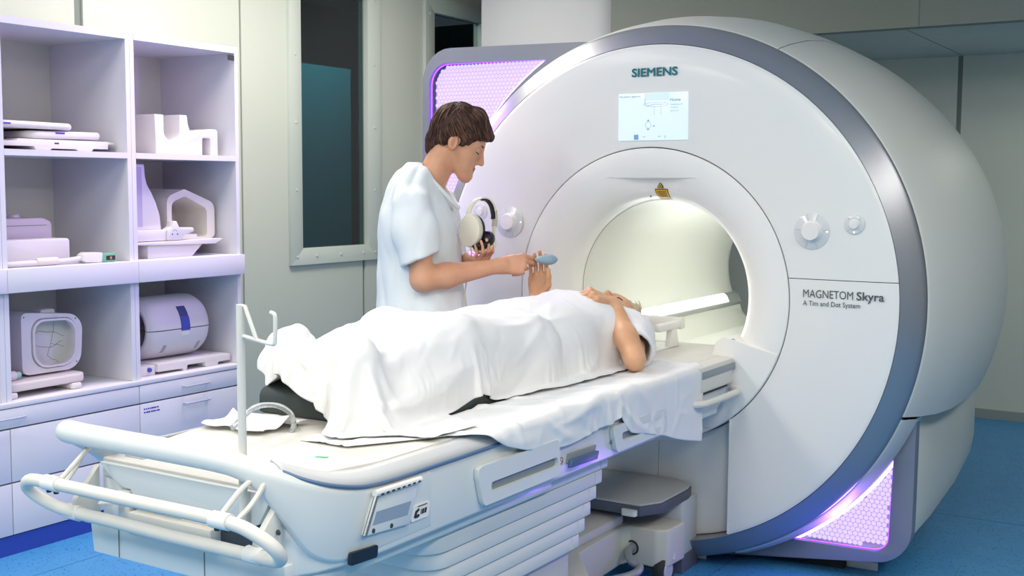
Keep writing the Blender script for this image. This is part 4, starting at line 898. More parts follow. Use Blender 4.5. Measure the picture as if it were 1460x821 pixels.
f_core = U([ell(bw(-0.01, 0, 1.20), (0.095, 0.145, 0.17), BF), ell(bw(0.0, 0, 0.98), (0.10, 0.14, 0.18), BF), ell(bw(-0.01, 0, 0.86), (0.11, 0.16, 0.12), BF), rc(hipL, kneeL, 0.082, 0.055), rc(hipR, kneeR, 0.082, 0.055), rc(kneeL, ankL, 0.055, 0.036), rc(kneeR, ankR, 0.055, 0.036), rc(bw(-0.02, 0.17, 1.30), LS, 0.05, 0.05), rc(bw(-0.02, -0.17, 1.30), RS, 0.05, 0.05), rc(RS, RE, 0.046, 0.038), rc(LS, LE, 0.046, 0.038)], 0.03)
c0 = HF[0]
parts = [nets(f_head, c0 - A(0.16, 0.16, 0.24), c0 + A(0.16, 0.16, 0.17), 0.0024),
         nets(f_right, np.minimum(RE, RW) - A(0.06, 0.06, 0.09), np.maximum(RE, RW) + A(0.16, 0.18, 0.10), 0.0026),
         nets(f_left, np.minimum(LE, LW) - A(0.06, 0.16, 0.06), np.maximum(LE, LW) + A(0.17, 0.08, 0.13), 0.0028),
         nets(f_core, A(-0.95, -0.80, 0.05), A(-0.35, -0.15, 1.38), 0.012)]
V, F = joined(parts); V = relax(V, F, 1, 0.4)
nurse = np_mesh('person', V, F, [M_skin, M_lip], None, lip_faces(HF, V, F, 0.008))
tag(nurse, 'person in white short sleeved tunic standing by the table, handing over a pale blue bulb', 'person')
# eyes, brows, earring
M_eye = mat('eye_dark', '#2c2019', 0.2); M_brow = mat('brow', '#54352a', 0.7)
for s in (-1, 1):
    mb = MB(); pts = [head_world(HF, q) for q in ((0.0790, s * 0.0165, 0.0035), (0.0872, s * 0.024, 0.0025), (0.0892, s * 0.031, 0.0015), (0.0862, s * 0.039, 0.0025), (0.0775, s * 0.0465, 0.0055))]
    mb.tube(bez(pts, 5), [0.0008] + [0.0017] * 19 + [0.0008], 6).build('eyelashes', M_eye, nurse)
    pts = [head_world(HF, q) for q in ((0.0925, s * 0.013, 0.0270), (0.0915, s * 0.024, 0.0315), (0.0860, s * 0.036, 0.0335), (0.0765, s * 0.049, 0.0280))]
    mb = MB(); mb.tube(bez(pts, 5), [0.0016, 0.0022, 0.0026, 0.0028, 0.003, 0.003, 0.003, 0.003, 0.0028, 0.0026, 0.0024, 0.0022, 0.002, 0.0016, 0.0012, 0.0008], 6).build('eyebrow', M_brow, nurse)
    MB().lathe([(0.004 * math.cos(R(a)), max(0.0046 * math.sin(R(a)), 1e-4)) for a in range(0, 181, 20)], 12, c=tuple(head_world(HF, (-0.012, s * 0.0855, -0.031))), axis='Z').build('earring', mat('earring_orange', '#f08a1c', 0.25), nurse)
# short cropped hair: a shaped cap plus combed clumps
def hair_cap(fr, thick, fringe, grow=1.0, rough=1.0):
    c, M, sc = fr
    body = [ell((-0.016, 0, 0.052), (0.106 * grow, 0.086 * grow, 0.094 * grow)), rc((-0.066, 0.0, 0.02), (-0.072, 0, -0.030), 0.050, 0.040), rc((-0.070, 0.0, -0.03), (-0.076, 0, -0.062), 0.038, 0.022), rc((0.030, 0.03, 0.110), (0.080, 0.022, 0.070), 0.034, 0.018), rc((0.030, -0.03, 0.110), (0.082, -0.022, 0.070), 0.034, 0.018), rc((0.02, 0, 0.115), (0.090, 0, 0.074), 0.036, 0.018)]
    for s in (-1, 1): body += [rc((-0.035, s * 0.062, 0.030), (-0.05, s * 0.058, -0.012), 0.026, 0.018), rc((0.030, s * 0.066, 0.040), (0.022, s * 0.0725, 0.008), 0.016, 0.006)]
    B_ = U(body, 0.016); face = U([ell((0.118, 0, -0.018), (0.084, 0.105, 0.080)), ell((0.03, 0, -0.085), (0.075, 0.10, 0.075))], 0.01)
    earc = [ell((0.000, s * 0.088, -0.006), (0.024, 0.030, 0.036)) for s in (-1, 1)]
    def f(P):
        q = (P - c) @ M / sc; d = smax(B_(q), -face(q), 0.006)
        for g in earc: d = smax(d, -g(q), 0.008)
        ph = np.arctan2(q[:, 1], q[:, 0] + 0.03) ; r_ = np.hypot(q[:, 0] + 0.03, q[:, 1])
        d = d + rough * 0.0014 * np.sin(46 * ph + 60 * q[:, 2] + 3 * np.sin(40 * r_)) + rough * 0.0010 * np.sin(23 * ph - 90 * q[:, 2] + 80 * q[:, 0])
        return d * sc
    return f
fh = hair_cap(HF, 0.012, 0)
V, F = nets(fh, c0 - A(0.16, 0.16, 0.12), c0 + A(0.16, 0.16, 0.18), 0.0028)
hair = np_mesh('hair', V, F, [M_hair], nurse)
def clumps(fr, f, n, seed, mats, parent, lenr=(0.035, 0.065), front=0.07):
    """tapered locks that start on the cap and follow it outwards from the whorl"""
    rs = np.random.RandomState(seed); cs = [MB() for _ in mats]; c, M, sc = fr; whorl = A(-0.055, 0.01, 0.115)
    q = rs.normal(size=(n * 4, 3)); q /= np.linalg.norm(q, axis=1)[:, None]; q = q * A(0.106, 0.086, 0.094) + A(-0.016, 0, 0.052)
    q = q[(q[:, 2] > 0.0) & ((q[:, 0] < front) | ((q[:, 2] > 0.05) & (front > 0.05)))][:n]
    q = q[~(((q[:, 0] > 0.020) & (q[:, 2] < 0.066 - 0.25 * np.abs(q[:, 1]))) | ((q[:, 2] < 0.024) & (q[:, 0] > -0.040)) | (q[:, 2] < -0.02))]
    P = head_world(fr, q); L = rs.uniform(*lenr, size=len(P)); T = 9; path = [P]
    def g(P):
        e = 1e-3; d0 = f(P); return np.stack([(f(P + e * ax) - d0) / e for ax in np.eye(3)], 1), d0
    D = (q - whorl); D[:, 2] -= 0.055; D[:, 0] += np.where(q[:, 0] > -0.065, 0.13, 0.0); D[:, 1] -= np.where(q[:, 0] > 0, 0.06, 0.0) + rs.normal(scale=0.02, size=len(q)); D = D @ M.T
    lift = rs.uniform(0.0, 0.0032, len(P))
    for t in range(T):
        G, d0 = g(P); G /= np.maximum(np.linalg.norm(G, axis=1), 1e-6)[:, None]; P = P - G * (d0 - lift * (1 - 0.4 * t / T))[:, None]
        if t == 0: path = [P]
        Dt = D - G * (D * G).sum(1)[:, None]; Dt /= np.maximum(np.linalg.norm(Dt, axis=1), 1e-6)[:, None]; ql = (P - c) @ M / sc; stop = ((ql[:, 0] > 0.028) & (ql[:, 2] < 0.062 - 0.25 * np.abs(ql[:, 1]))) | ((ql[:, 2] < 0.018) & (ql[:, 0] > -0.035)) | (ql[:, 2] < -0.035); P = P + Dt * (L / T * np.where(stop, 0.12, 1.0))[:, None]; path.append(P)
    path = np.stack(path, 1)
    for i in range(len(P)):
        r0 = rs.uniform(0.0012, 0.0024); cs[rs.randint(len(mats))].tube([tuple(p) for p in path[i]], [r0 * (0.5 + 0.8 * math.sin(math.pi * min(k / 6, 1) * 0.5)) * (1 - (k / (T + 0.3)) ** 3) for k in range(T + 1)], 5)
    for mb, m in zip(cs, mats):
        o = mb.build('locks', m, parent); o['kind'] = 'stuff'
clumps(HF, hair_cap(HF, 0, 0, 1.0, 0.0), 900, 5, [M_hair, M_hair, M_hair1], hair)
# tunic
sl_d = unit(RE - RS); sl_end = RS + (RE - RS) * 0.72
tor = [ell(bw(-0.030, 0, 1.235), (0.135, 0.190, 0.155), BF), ell(bw(-0.018, 0, 1.05), (0.150, 0.180, 0.24), BF), ell(bw(-0.01, 0, 0.88), (0.165, 0.205, 0.17), BF), rc(bw(-0.035, 0.10, 1.345), bw(-0.03, -0.10, 1.345), 0.055, 0.055), rc(bw(-0.045, 0.05, 1.375), bw(-0.045, -0.05, 1.375), 0.052, 0.052), rc(bw(-0.035, 0.0, 1.38), bw(-0.015, 0.0, 1.405), 0.066, 0.062)]
slR = U([rc(RS + A(-0.010, 0.010, 0.0), RS + (RE - RS) * 0.35, 0.066, 0.073), rc(RS + (RE - RS) * 0.35, sl_end + sl_d * 0.05, 0.073, 0.070)], 0.03)
slL = U([rc(LS, LS + (LE - LS) * 0.8, 0.066, 0.072)], 0.03); slLd = unit(LE - LS); slLe = LS + (LE - LS) * 0.72
ftor = U(tor, 0.06)
vn = U([rc(A(*neckb) + BF[:, 0] * 0.022 + A(0, 0, 0.045), A(*HF[0]) + A(0, 0, -0.02), 0.058, 0.095), rc(neckb + BF[:, 0] * 0.06 + A(0, 0, 0.005), bw(0.125, -0.015, 1.262), 0.052, 0.012)], 0.02)
def f_tunic(P):
    d = ftor(P); a = smax(slR(P), (P - sl_end) @ (sl_d * 0.92 + EU * 0.25), 0.006); b = smax(slL(P), (P - slLe) @ slLd, 0.006)
    a = smax(a, -rc(sl_end - sl_d * 0.03, sl_end + sl_d * 0.10, 0.057, 0.062)(P), 0.004); b = smax(b, -rc(slLe - slLd * 0.03, slLe + slLd * 0.1, 0.057, 0.062)(P), 0.004)
    d = smin(d, a, 0.022); d = smin(d, b, 0.022); d = smax(d, -vn(P), 0.006)
    d = d + folds(P, 11, 0.013, 0.13, 5, (1, 1, 0.5)) + folds(P, 12, 0.006, 0.07, 5, (1, 1, 0.7)); return smax(d, 0.80 - P[:, 2], 0.004)
V, F = nets(f_tunic, A(-0.98, -0.86, 0.78), A(-0.38, -0.12, 1.46), 0.0055)
tunic = np_mesh('tunic', V, F, [M_cloth], nurse)
colp = []
for a in range(0, 361, 15):
    t = R(a); r_ = 0.071; p = neckb + A(0, 0, 0.052) + BF[:, 0] * (r_ * math.cos(t) * 0.95 + 0.012) + BF[:, 1] * r_ * math.sin(t) * 1.0; p = p + A(0, 0, -0.105 * max(0, math.cos(t)) ** 2 + 0.020 * max(0, -math.cos(t))) + BF[:, 0] * 0.038 * max(0, math.cos(t)) ** 3; colp.append(tuple(p))
MB().tube(colp[:-1], 0.0085, 8, closed=True).build('collar', M_cloth, tunic)
for k in range(3):
    p = bw(0.118 + 0.006 * k, -0.03 - 0.012 * k, 1.262 - 0.022 * k); MB().lathe([(0, 0.005), (0.002, 0.004), (0.0025, 0.0001)], 10, c=tuple(p), axis='X').build('snap_button', mat('snap', '#c9cdd0', 0.3), tunic)
f_tr = U([ell(bw(-0.01, 0, 0.87), (0.13, 0.18, 0.12), BF), rc(hipL, kneeL, 0.10, 0.085), rc(hipR, kneeR, 0.10, 0.085), rc(kneeL, ankL + A(0, 0, 0.02), 0.085, 0.075), rc(kneeR, ankR + A(0, 0, 0.02), 0.085, 0.075)], 0.03)
V, F = nets(lambda P: smax(f_tr(P) + folds(P, 4, 0.004, 0.12), 0.06 - P[:, 2], 0.004), A(-0.95, -0.80, 0.05), A(-0.38, -0.15, 1.0), 0.011)
np_mesh('trousers', V, F, [M_cloth], nurse)
for a in (ankL, ankR):
    fs_ = U([rc(a * A(1, 1, 0) + A(0, 0, 0.045), a * A(1, 1, 0) + BF[:, 0] * 0.15 + A(0, 0, 0.032), 0.042, 0.034), rc(a * A(1, 1, 0) - BF[:, 0] * 0.04 + A(0, 0, 0.04), a * A(1, 1, 0) + A(0, 0, 0.07), 0.036, 0.036)], 0.02)
    V, F = nets(lambda P: smax(fs_(P), 0.002 - P[:, 2], 0.004), a * A(1, 1, 0) - A(0.2, 0.2, 0.01), a * A(1, 1, 0) + A(0.22, 0.22, 0.14), 0.008); np_mesh('shoe', V, F, [M_plastic], nurse)

# ------------------------------------------------------------------ leg cushion, patient and linen
M_foam = mat('cushion_vinyl', '#3c4546', 0.55, bump=0.05, bscale=120)
cu_prof = [(-1.66, 0.7905), (-1.66, 0.852), (-1.40, 0.905), (-1.31, 0.905), (-1.13, 0.7905)]
cush = MB().prism(rpoly(cu_prof, [0.01, 0.025, 0.04, 0.04, 0.01], 4), 0, -0.305, 0.135).build('leg_cushion', M_foam, bevel=0.012, bseg=3)
tag(cush, 'dark grey wedge cushion under the patient\'s knees', 'cushion')

PX = -0.06
PF = head_frame((PX + 0.005, -0.170, 0.905), (0.02, -0.12, 0.99), (0.0, 0.99, 0.12), 0.96)
pneck = A(PX, -0.335, 0.875)
pLS, pLE, pLW = A(0.125, -0.36, 0.885), A(0.235, -0.565, 0.838), A(0.085, -0.425, 0.990)
pRS, pRE, pRW = A(-0.245, -0.36, 0.885), A(-0.325, -0.60, 0.860), A(-0.292, -0.283, 0.972)
legs = []
for x, kx, ax_ in ((0.03, 0.045, 0.030), (-0.15, -0.165, -0.155)):
    legs += [rc((x, -0.98, 0.885), (kx, -1.30, 0.962), 0.092, 0.066), rc((kx, -1.30, 0.962), (ax_, -1.63, 0.912), 0.064, 0.044), rc((ax_, -1.655, 0.905), (ax_ + 0.030 * (1 if x > 0 else -1), -1.690, 0.968), 0.036, 0.030)]
trunk = [ell((PX, -0.47, 0.905), (0.185, 0.18, 0.105)), ell((PX, -0.70, 0.900), (0.182, 0.25, 0.112)), ell((PX, -0.93, 0.900), (0.198, 0.18, 0.112))]
f_core2 = U(trunk + legs + [rc(pLS, pLS + (pLE - pLS) * 0.7, 0.042, 0.034), rc(pRS, pRE, 0.05, 0.040), rc(pRE, pRW, 0.036, 0.020)], 0.03)
dLh = unit(A(0.020, -0.528, 1.052) - pLW)
fpl = hand_sdf(pLW, dLh, A(-0.35, 0.10, -0.9), A(-0.85, 0.25, 0.3), [(56, 24, 10), (58, 26, 10), (60, 28, 10), (62, 28, 10)], [(0.8, 0.3, 0.6), (0.9, 0.4, 0.3), (0.9, 0.4, 0.1)], 1.0, spread=(0.03, 0.0, -0.02, -0.05))
f_pl = U([rc(pLS, pLE, 0.043, 0.031), rc(pLE, pLE + (pLW - pLE) * 0.40, 0.0315, 0.0375), rc(pLE + (pLW - pLE) * 0.40, pLW, 0.0375, 0.0265)], 0.02)
f_pleft = lambda P: smin(f_pl(P), fpl(P), 0.012)
nR = unit(EW * 0.88 - EU * 0.30 + A(0, 0, 0.10))
fpr = hand_sdf(pRW, A(0.020, 0.015, 1.0), nR, EU, [(8, 16, 14), (6, 16, 14), (4, 16, 14), (4, 18, 14)], [(0.82, 0.30, 0.60), (1.0, 0.22, 0.08), (1.0, 0.16, -0.06)], 0.98, spread=(0.02, 0.0, -0.02, -0.04))
f_pr = U([rc(pRE, pRW, 0.042, 0.026)], 0); f_pright = lambda P: smin(f_pr(P), fpr(P), 0.012)
f_ph = head_sdf(PF, pneck, 0.052, 0.0)
cp = PF[0]
parts = [nets(f_ph, cp - A(0.10, 0.20, 0.14), cp + A(0.10, 0.15, 0.15), 0.0026),
         nets(f_pleft, A(-0.10, -0.74, 0.79), A(0.31, -0.30, 1.12), 0.0028),
         nets(f_pright, A(-0.42, -0.68, 0.80), A(-0.14, -0.16, 1.18), 0.0028),
         nets(f_core2, A(-0.42, -1.82, 0.74), A(0.30, -0.30, 1.10), 0.012)]
V, F = joined(parts); V = relax(V, F, 1, 0.4)
pat = np_mesh('person', V, F, [M_skin2, M_lip2], None, lip_faces(PF, V, F, 0.0))
tag(pat, 'person lying on the table under a white sheet with one forearm across the chest', 'person')
for s in (-1, 1):
    mb = MB(); pts = [head_world(PF, q) for q in ((0.0790, s * 0.0165, 0.0045), (0.0872, s * 0.024, 0.0035), (0.0892, s * 0.031, 0.0025), (0.0862, s * 0.039, 0.0035), (0.0775, s * 0.0465, 0.0060))]
    mb.tube(bez(pts, 5), [0.0008] + [0.0018] * 19 + [0.0008], 6).build('eyelashes', M_eye, pat)
    pts = [head_world(PF, q) for q in ((0.0885, s * 0.013, 0.0275), (0.0878, s * 0.024, 0.0325), (0.0830, s * 0.036, 0.0345), (0.0735, s * 0.049, 0.0290))]
    MB().tube(bez(pts, 5), 0.0018, 6).build('eyebrow', mat('brow_ash', '#8a7358', 0.7), pat)
fh2 = hair_cap(PF, 0.012, 0, 1.0)
fh2b = lambda P: smax(fh2(P), (((P - PF[0]) @ PF[1])[:, 0] - 0.038) * 0.9, 0.006)
V, F = nets(lambda P: smax(fh2b(P), 0.793 - P[:, 2], 0.004), cp - A(0.13, 0.14, 0.12), cp + A(0.13, 0.17, 0.14), 0.0032)
hair2 = np_mesh('hair', V, F, [M_hair2], pat)
clumps(PF, hair_cap(PF, 0, 0, 1.0, 0.0), 320, 8, [M_hair2, mat('hair_ash_light', '#d8ccb4', 0.5)], hair2, (0.03, 0.05), 0.02)
# gown over trunk and shoulders
gsl_d = unit(pLE - pLS); gsl_e = pLS + (pLE - pLS) * 0.64 
f_g0 = U([ell((PX, -0.46, 0.905), (0.20, 0.20, 0.118)), ell((PX, -0.72, 0.902), (0.196, 0.28, 0.120)), rc((PX - 0.15, -0.36, 0.89), (PX + 0.15, -0.36, 0.89), 0.078, 0.078)], 0.05)
gsl = rc(pLS - gsl_d * 0.01, gsl_e + gsl_d * 0.05, 0.072, 0.068); gsr = rc(pRS, pRS + (pRE - pRS) * 0.7, 0.07, 0.072)
def f_gown(P):
    a = smax(gsl(P), (P - gsl_e) @ gsl_d, 0.006); a = smax(a, -rc(gsl_e - gsl_d * 0.05, gsl_e + gsl_d * 0.1, 0.054, 0.060)(P), 0.004)
    d = smin(smin(f_g0(P), a, 0.03), gsr(P), 0.03); d = smax(d, -rc(pneck + A(0, 0.03, 0.03), cp + A(0, 0, 0.02), 0.068, 0.09)(P), 0.006)
    d = d + folds(P, 21, 0.006, 0.10, 7) + folds(P, 22, 0.003, 0.05, 5); return smax(d, 0.800 - P[:, 2], 0.004)
V, F = nets(f_gown, A(-0.42, -1.06, 0.79), A(0.31, -0.24, 1.08), 0.006)
np_mesh('gown', V, F, [M_gown], pat)

# cloth: position based dynamics on a grid
def drape(nx, ny, X0, flat, slack, sdf, steps, g=9.8, fr=0.5, thick=0.004, stiff_bend=0.25, seed=1, pins=None, dt=0.006, damp=0.985):
    """X0 (nx,ny,3) start; rest lengths come from the flat layout times slack (x, y); sdf collider"""
    rs = np.random.RandomState(seed); X = X0 + rs.normal(scale=0.0006, size=X0.shape); Vv = np.zeros_like(X); FL = np.stack([flat[..., 0] * slack[0], flat[..., 1] * slack[1]], -1)
    cons = []
    for par in (0, 1):
        cons.append((slice(par, nx - 1, 2), slice(None), slice(par + 1, nx, 2), slice(None), 0, 1.0)); cons.append((slice(None), slice(par, ny - 1, 2), slice(None), slice(par + 1, ny, 2), 0, 1.0))
    for par in (0, 1):
        cons.append((slice(par, nx - 1, 2), slice(0, ny - 1), slice(par + 1, nx, 2), slice(1, ny), 0, 0.35)); cons.append((slice(par, nx - 1, 2), slice(1, ny), slice(par + 1, nx, 2), slice(0, ny - 1), 0, 0.35))
    for st in range(4):
        cons.append((slice(st, nx - 2, 4), slice(None), slice(st + 2, nx, 4), slice(None), 0, stiff_bend)); cons.append((slice(None), slice(st, ny - 2, 4), slice(None), slice(st + 2, ny, 4), 0, stiff_bend))
    cc = []
    for a0, a1, b0, b1, _, w in cons:
        fa = FL[a0, a1]; fb = FL[b0, b1]; m0 = min(fa.shape[0], fb.shape[0]); m1 = min(fa.shape[1], fb.shape[1]); cc.append((a0, a1, b0, b1, np.linalg.norm(fb[:m0, :m1] - fa[:m0, :m1], axis=-1)[..., None], w))
    cons = cc; pn = None
    if pins is not None: pn = X[pins].copy()
    for it in range(steps):
        Xp = X.copy(); Vv[..., 2] -= g * dt; Vv *= damp; X = X + Vv * dt
        for r_ in range(3):
            for a0, a1, b0, b1, L, w in cons:
                pa = X[a0, a1]; pb = X[b0, b1]; m0 = min(pa.shape[0], pb.shape[0]); m1 = min(pa.shape[1], pb.shape[1]); pa = pa[:m0, :m1]; pb = pb[:m0, :m1]
                dd = pb - pa; l = np.sqrt((dd * dd).sum(-1, keepdims=True)) + 1e-9; c = dd * ((l - L) / l * 0.5 * w)
                X[a0, a1][:m0, :m1] += c; X[b0, b1][:m0, :m1] -= c
            P = X.reshape(-1, 3)
            if r_ == 0: cand = np.nonzero(sdf(P) < thick + 0.02)[0]
            if r_ == 1 or not len(cand): continue
            Q = P[cand]; d = sdf(Q) - thick; hit = d < 0
            if hit.any():
                Q = Q[hit]; e = 2e-3; d0 = d[hit] + thick; G = np.stack([(sdf(Q + e * ax) - d0) / e for ax in np.eye(3)], 1); G /= np.maximum(np.linalg.norm(G, axis=1), 1e-6)[:, None]
                corr = -G * d[hit][:, None]; Q2 = Q + corr; old = Xp.reshape(-1, 3)[cand[hit]]; mv = Q2 - old; tn = mv - G * (mv * G).sum(1)[:, None]; Q2 = Q2 - tn * fr
                P[cand[hit]] = Q2; X = P.reshape(X.shape)
        if pn is not None: X[pins] = pn
        Vv = (X - Xp) / dt; sp = np.linalg.norm(Vv, axis=-1, keepdims=True); Vv *= np.minimum(1, 1.5 / np.maximum(sp, 1e-9))
    return X
def grid_mesh(name, X, m, parent=None, thick=0.0016, subd=1):
    nx, ny = X.shape[:2]; i = np.arange(nx * ny).reshape(nx, ny); F = np.stack([i[:-1, :-1], i[1:, :-1], i[1:, 1:], i[:-1, 1:]], -1).reshape(-1, 4)
    o = np_mesh(name, X.reshape(-1, 3), F, m, parent); 
    if subd: md = o.modifiers.new('subd', 'SUBSURF'); md.levels = subd; md.render_levels = subd
    md = o.modifiers.new('solid', 'SOLIDIFY'); md.thickness = thick; md.offset = 1; return o
def boxd(lo, hi, r=0.0):
    c = (np.asarray(lo, float) + np.asarray(hi, float)) / 2; h = (np.asarray(hi, float) - np.asarray(lo, float)) / 2 - r
    def f(P):
        q = np.abs(P - c) - h; return np.linalg.norm(np.maximum(q, 0), axis=1) + np.minimum(q.max(1), 0) - r
    return f
tbl = boxd((-0.335, -2.3, 0.55), (0.342, 0.10, 0.792), 0.02)
cu2 = rpoly(cu_prof, 0.0)
def cushd(P):
    n1 = unit(A(0, -(0.905 - 0.852), 0.26)); n2 = unit(A(0, 0.1145, 0.18)); d = np.maximum((P - A(0, -1.40, 0.905)) @ n1, (P - A(0, -1.31, 0.905)) @ n2)
    return smax(np.maximum(np.maximum(d, np.abs(P[:, 0] + 0.085) - 0.22), np.maximum(-1.66 - P[:, 1], np.maximum(P[:, 1] + 1.13, P[:, 2] - 0.905))), 0.79 - P[:, 2], 0.004)
# linen under the patient, hanging over the near edge
by0, by1 = -1.875, -0.285
nx_, ny_ = 50, 130; gy = np.linspace(by0, by1, ny_); uu = np.linspace(0, 1, nx_)
x_out = np.interp(gy, [-1.875, -1.72, -1.60, -1.50, -1.42, -1.29, -1.10, -0.94, -0.885, -0.82, -0.60, -0.29], [0.16, 0.25, 0.325, 0.360, 0.375, 0.390, 0.392, 0.390, 0.378, 0.425, 0.455, 0.515])
x_in = np.interp(gy, [-1.875, -1.68, -1.60, -1.15, -1.0], [0.02, 0.05, 0.14, 0.14, 0.05])
FL0 = np.zeros((nx_, ny_, 2)); FL0[..., 0] = x_in[None] + (x_out - x_in)[None] * uu[:, None]; FL0[..., 1] = gy[None, :]
X0 = np.zeros((nx_, ny_, 3)); X0[..., :2] = FL0; X0[..., 2] = 0.80 + 0.010 * np.random.RandomState(2).rand(1, ny_) + 0.006 * np.sin(uu * 14)[:, None] * np.sin(gy * 25 + 1)[None, :]
X0[..., 1] = -0.285 + (X0[..., 1] + 0.285) * 0.985
bcoll = lambda P: np.minimum(tbl(P), cushd(P))
XB = drape(nx_, ny_, X0, FL0, (1.03, 1.02), bcoll, 170, fr=0.35, thick=0.0035, stiff_bend=0.10, seed=4)
FLB = FL0
# top sheet over trunk and legs
feet = [rc((ax_, -1.64, 0.91), (ax_, -1.695, 0.972), 0.048, 0.040) for ax_ in (0.030, -0.155)] + [rc((-0.155, -1.685, 0.93), (0.03, -1.685, 0.93), 0.03, 0.03)]
body = U(trunk + legs + feet, 0.025)
coll = lambda P: np.minimum(np.minimum(body(P) - 0.008, tbl(P) - 0.006), np.minimum(cushd(P), f_g0(P) - 0.006))
nx_, ny_ = 90, 156; sy0, sy1 = -1.785, -0.465; gy = np.linspace(sy0, sy1, ny_); uu = np.linspace(0, 1, nx_)
xo = np.interp(gy, [-1.80, -1.72, -1.66, -1.50, -1.43, -1.25, -1.15, -0.465], [0.16, 0.20, 0.33, 0.36, 0.235, 0.235, 0.27, 0.30]); xi = np.interp(gy, [-1.80, -1.62, -1.45], [-0.225, -0.30, -0.455])
FL0 = np.zeros((nx_, ny_, 2)); FL0[..., 0] = xi[None] + (xo - xi)[None] * uu[:, None]; FL0[..., 1] = gy[None, :]
sy_x = np.interp(FL0[:, 0, 0], [-0.25, -0.12, 0.02, 0.2], [-1.785, -1.81, -1.855, -1.835])
FL0[..., 1] = sy1 + (gy - sy1)[None, :] / (sy0 - sy1) * (sy_x - sy1)[:, None]
X0 = np.zeros((nx_, ny_, 3)); X0[..., :2] = FL0
X0[..., 2] = np.interp(gy, [-1.8, -1.6, -1.5], [1.034, 1.034, 1.062])[None, :] + 0.004 * np.sin(FL0[..., 0] * 22 + 1) * np.sin(gy * 14)[None, :]
pins = np.zeros((nx_, ny_), bool)
for fx in (0.03, -0.155): pins |= (np.abs(FL0[..., 0] - fx) < 0.016) & (np.abs(FL0[..., 1] + 1.695) < 0.014)
X0[..., 2][pins] = 1.026
XT = drape(nx_, ny_, X0, FL0, (1.035, 1.055), coll, 220, fr=0.25, thick=0.005, stiff_bend=0.04, seed=9, pins=pins)
def crease(X, FL, n, seed, hgt=(0.004, 0.011), wid=(0.007, 0.018), ang=(-0.6, 0.6), ln=(0.12, 0.40)):
    rs = np.random.RandomState(seed); du = np.gradient(X, axis=0); dv = np.gradient(X, axis=1); N = np.cross(du, dv); N /= np.maximum(np.linalg.norm(N, axis=-1, keepdims=True), 1e-9); D = np.zeros(X.shape[:2])
    for k in range(n):
        i, j = rs.randint(X.shape[0]), rs.randint(X.shape[1]); c = FL[i, j]; a = math.pi / 2 + rs.uniform(*ang); t = np.array([math.cos(a), math.sin(a)]); q = FL - c
        s_ = q @ t; b = rs.uniform(-1.2, 1.2); o_ = q @ np.array([-t[1], t[0]]) - b * s_ * s_; L = rs.uniform(*ln); w = rs.uniform(*wid) * (1 + 0.8 * np.clip(s_ / L, -1, 1)); h = rs.uniform(*hgt) * rs.choice((1, 1, -0.7))
        D += h * np.exp(-np.abs(o_ / w) ** 1.5) * np.clip(1 - (s_ / L) ** 2, 0, 1)
    return X + N * np.maximum(D, -0.0035)[..., None]
XT = crease(XT, FL0, 60, 31); XT = crease(XT, FL0, 90, 33, (0.002, 0.004), (0.004, 0.008), (-1.5, 1.5), (0.04, 0.14))
top = grid_mesh('cover_sheet', XT, [M_linen]); tag(top, 'large white cotton sheet draped over the lying person', 'sheet')
XB = crease(XB, FLB, 40, 41, (0.003, 0.009), (0.006, 0.016), (-1.3, 0.3), (0.06, 0.25)); XB = crease(XB, FLB, 60, 43, (0.0015, 0.004), (0.004, 0.008), (-1.5, 1.5), (0.04, 0.12))
bed = grid_mesh('bed_sheet', XB, [M_linen]); tag(bed, 'crumpled white sheet spread on the table and hanging over its edge', 'sheet')

# ------------------------------------------------------------------ things in the nurse's and patient's hands
bulb = thing('squeeze_bulb', 'pale blue grey rubber call bulb held between two hands', 'call bulb', (-0.250, -0.300, 1.12))
bc = A(-0.248, -0.296, 1.121); bd = unit(A(0.80, 0.60, 0.0)); M_bulb = mat('bulb_rubber', '#8ba4b2', 0.5)
prof_b = [(-0.043, 0.0030), (-0.036, 0.0075), (-0.026, 0.0125), (-0.012, 0.0172), (0.004, 0.0188), (0.018, 0.0178), (0.028, 0.0140), (0.035, 0.0085), (0.0385, 0.0035)]
MB().tube([tuple(bc + bd * t) for t, r in prof_b], [r for t, r in prof_b], 20).build('bulb_body', M_bulb, bulb, smooth=60)
MB().lathe([(0, 0.0018), (0.0006, 0.0001)], 8, c=tuple(bc + bd * 0.02 + EW * 0.0166 + A(0, 0, 0.004)), axis='X').build('air_hole', M_dark, bulb)

hp = thing('headphones', 'cream over ear headphones with black cushions held in the left hand', 'headphones', (-0.46, -0.38, 1.15))
M_hp = mat('headphone_cream', '#ded9c8', 0.4); M_hpb = mat('headphone_black', '#15151c', 0.35)
def disc(c, ax, prof_, m, name, parent, sx=1.0):
    """turned solid round axis ax at c; prof_ (t, r); sx widens it along z"""
    ax = unit(ax); a = unit(np.cross(ax, ZZ) if abs(ax[2]) < 0.95 else np.cross(ax, A(1, 0, 0))); b = np.cross(ax, a); vs = []; fs = []; n = 36; m_n = len(prof_)
    for i in range(n):
        t = 2 * math.pi * i / n
        for q, r in prof_: vs.append(tuple(np.asarray(c) + ax * q + (a * math.cos(t) + b * math.sin(t) * sx) * r))
    for i in range(n):
        j = (i + 1) % n
        for k in range(m_n - 1): fs.append((i * m_n + k, i * m_n + k + 1, j * m_n + k + 1, j * m_n + k))
    return MB().add(vs, fs).build(name, m, parent, smooth=45)
NP = lambda u, z, w: A(-0.63, -0.46, 0) + EU * (u - 0.022) + EW * w + A(0, 0, z)
c1 = NP(0.163, 1.222, 0.055); a1 = unit(EW * 0.80 - EU * 0.58 + A(0, 0, 0.05))
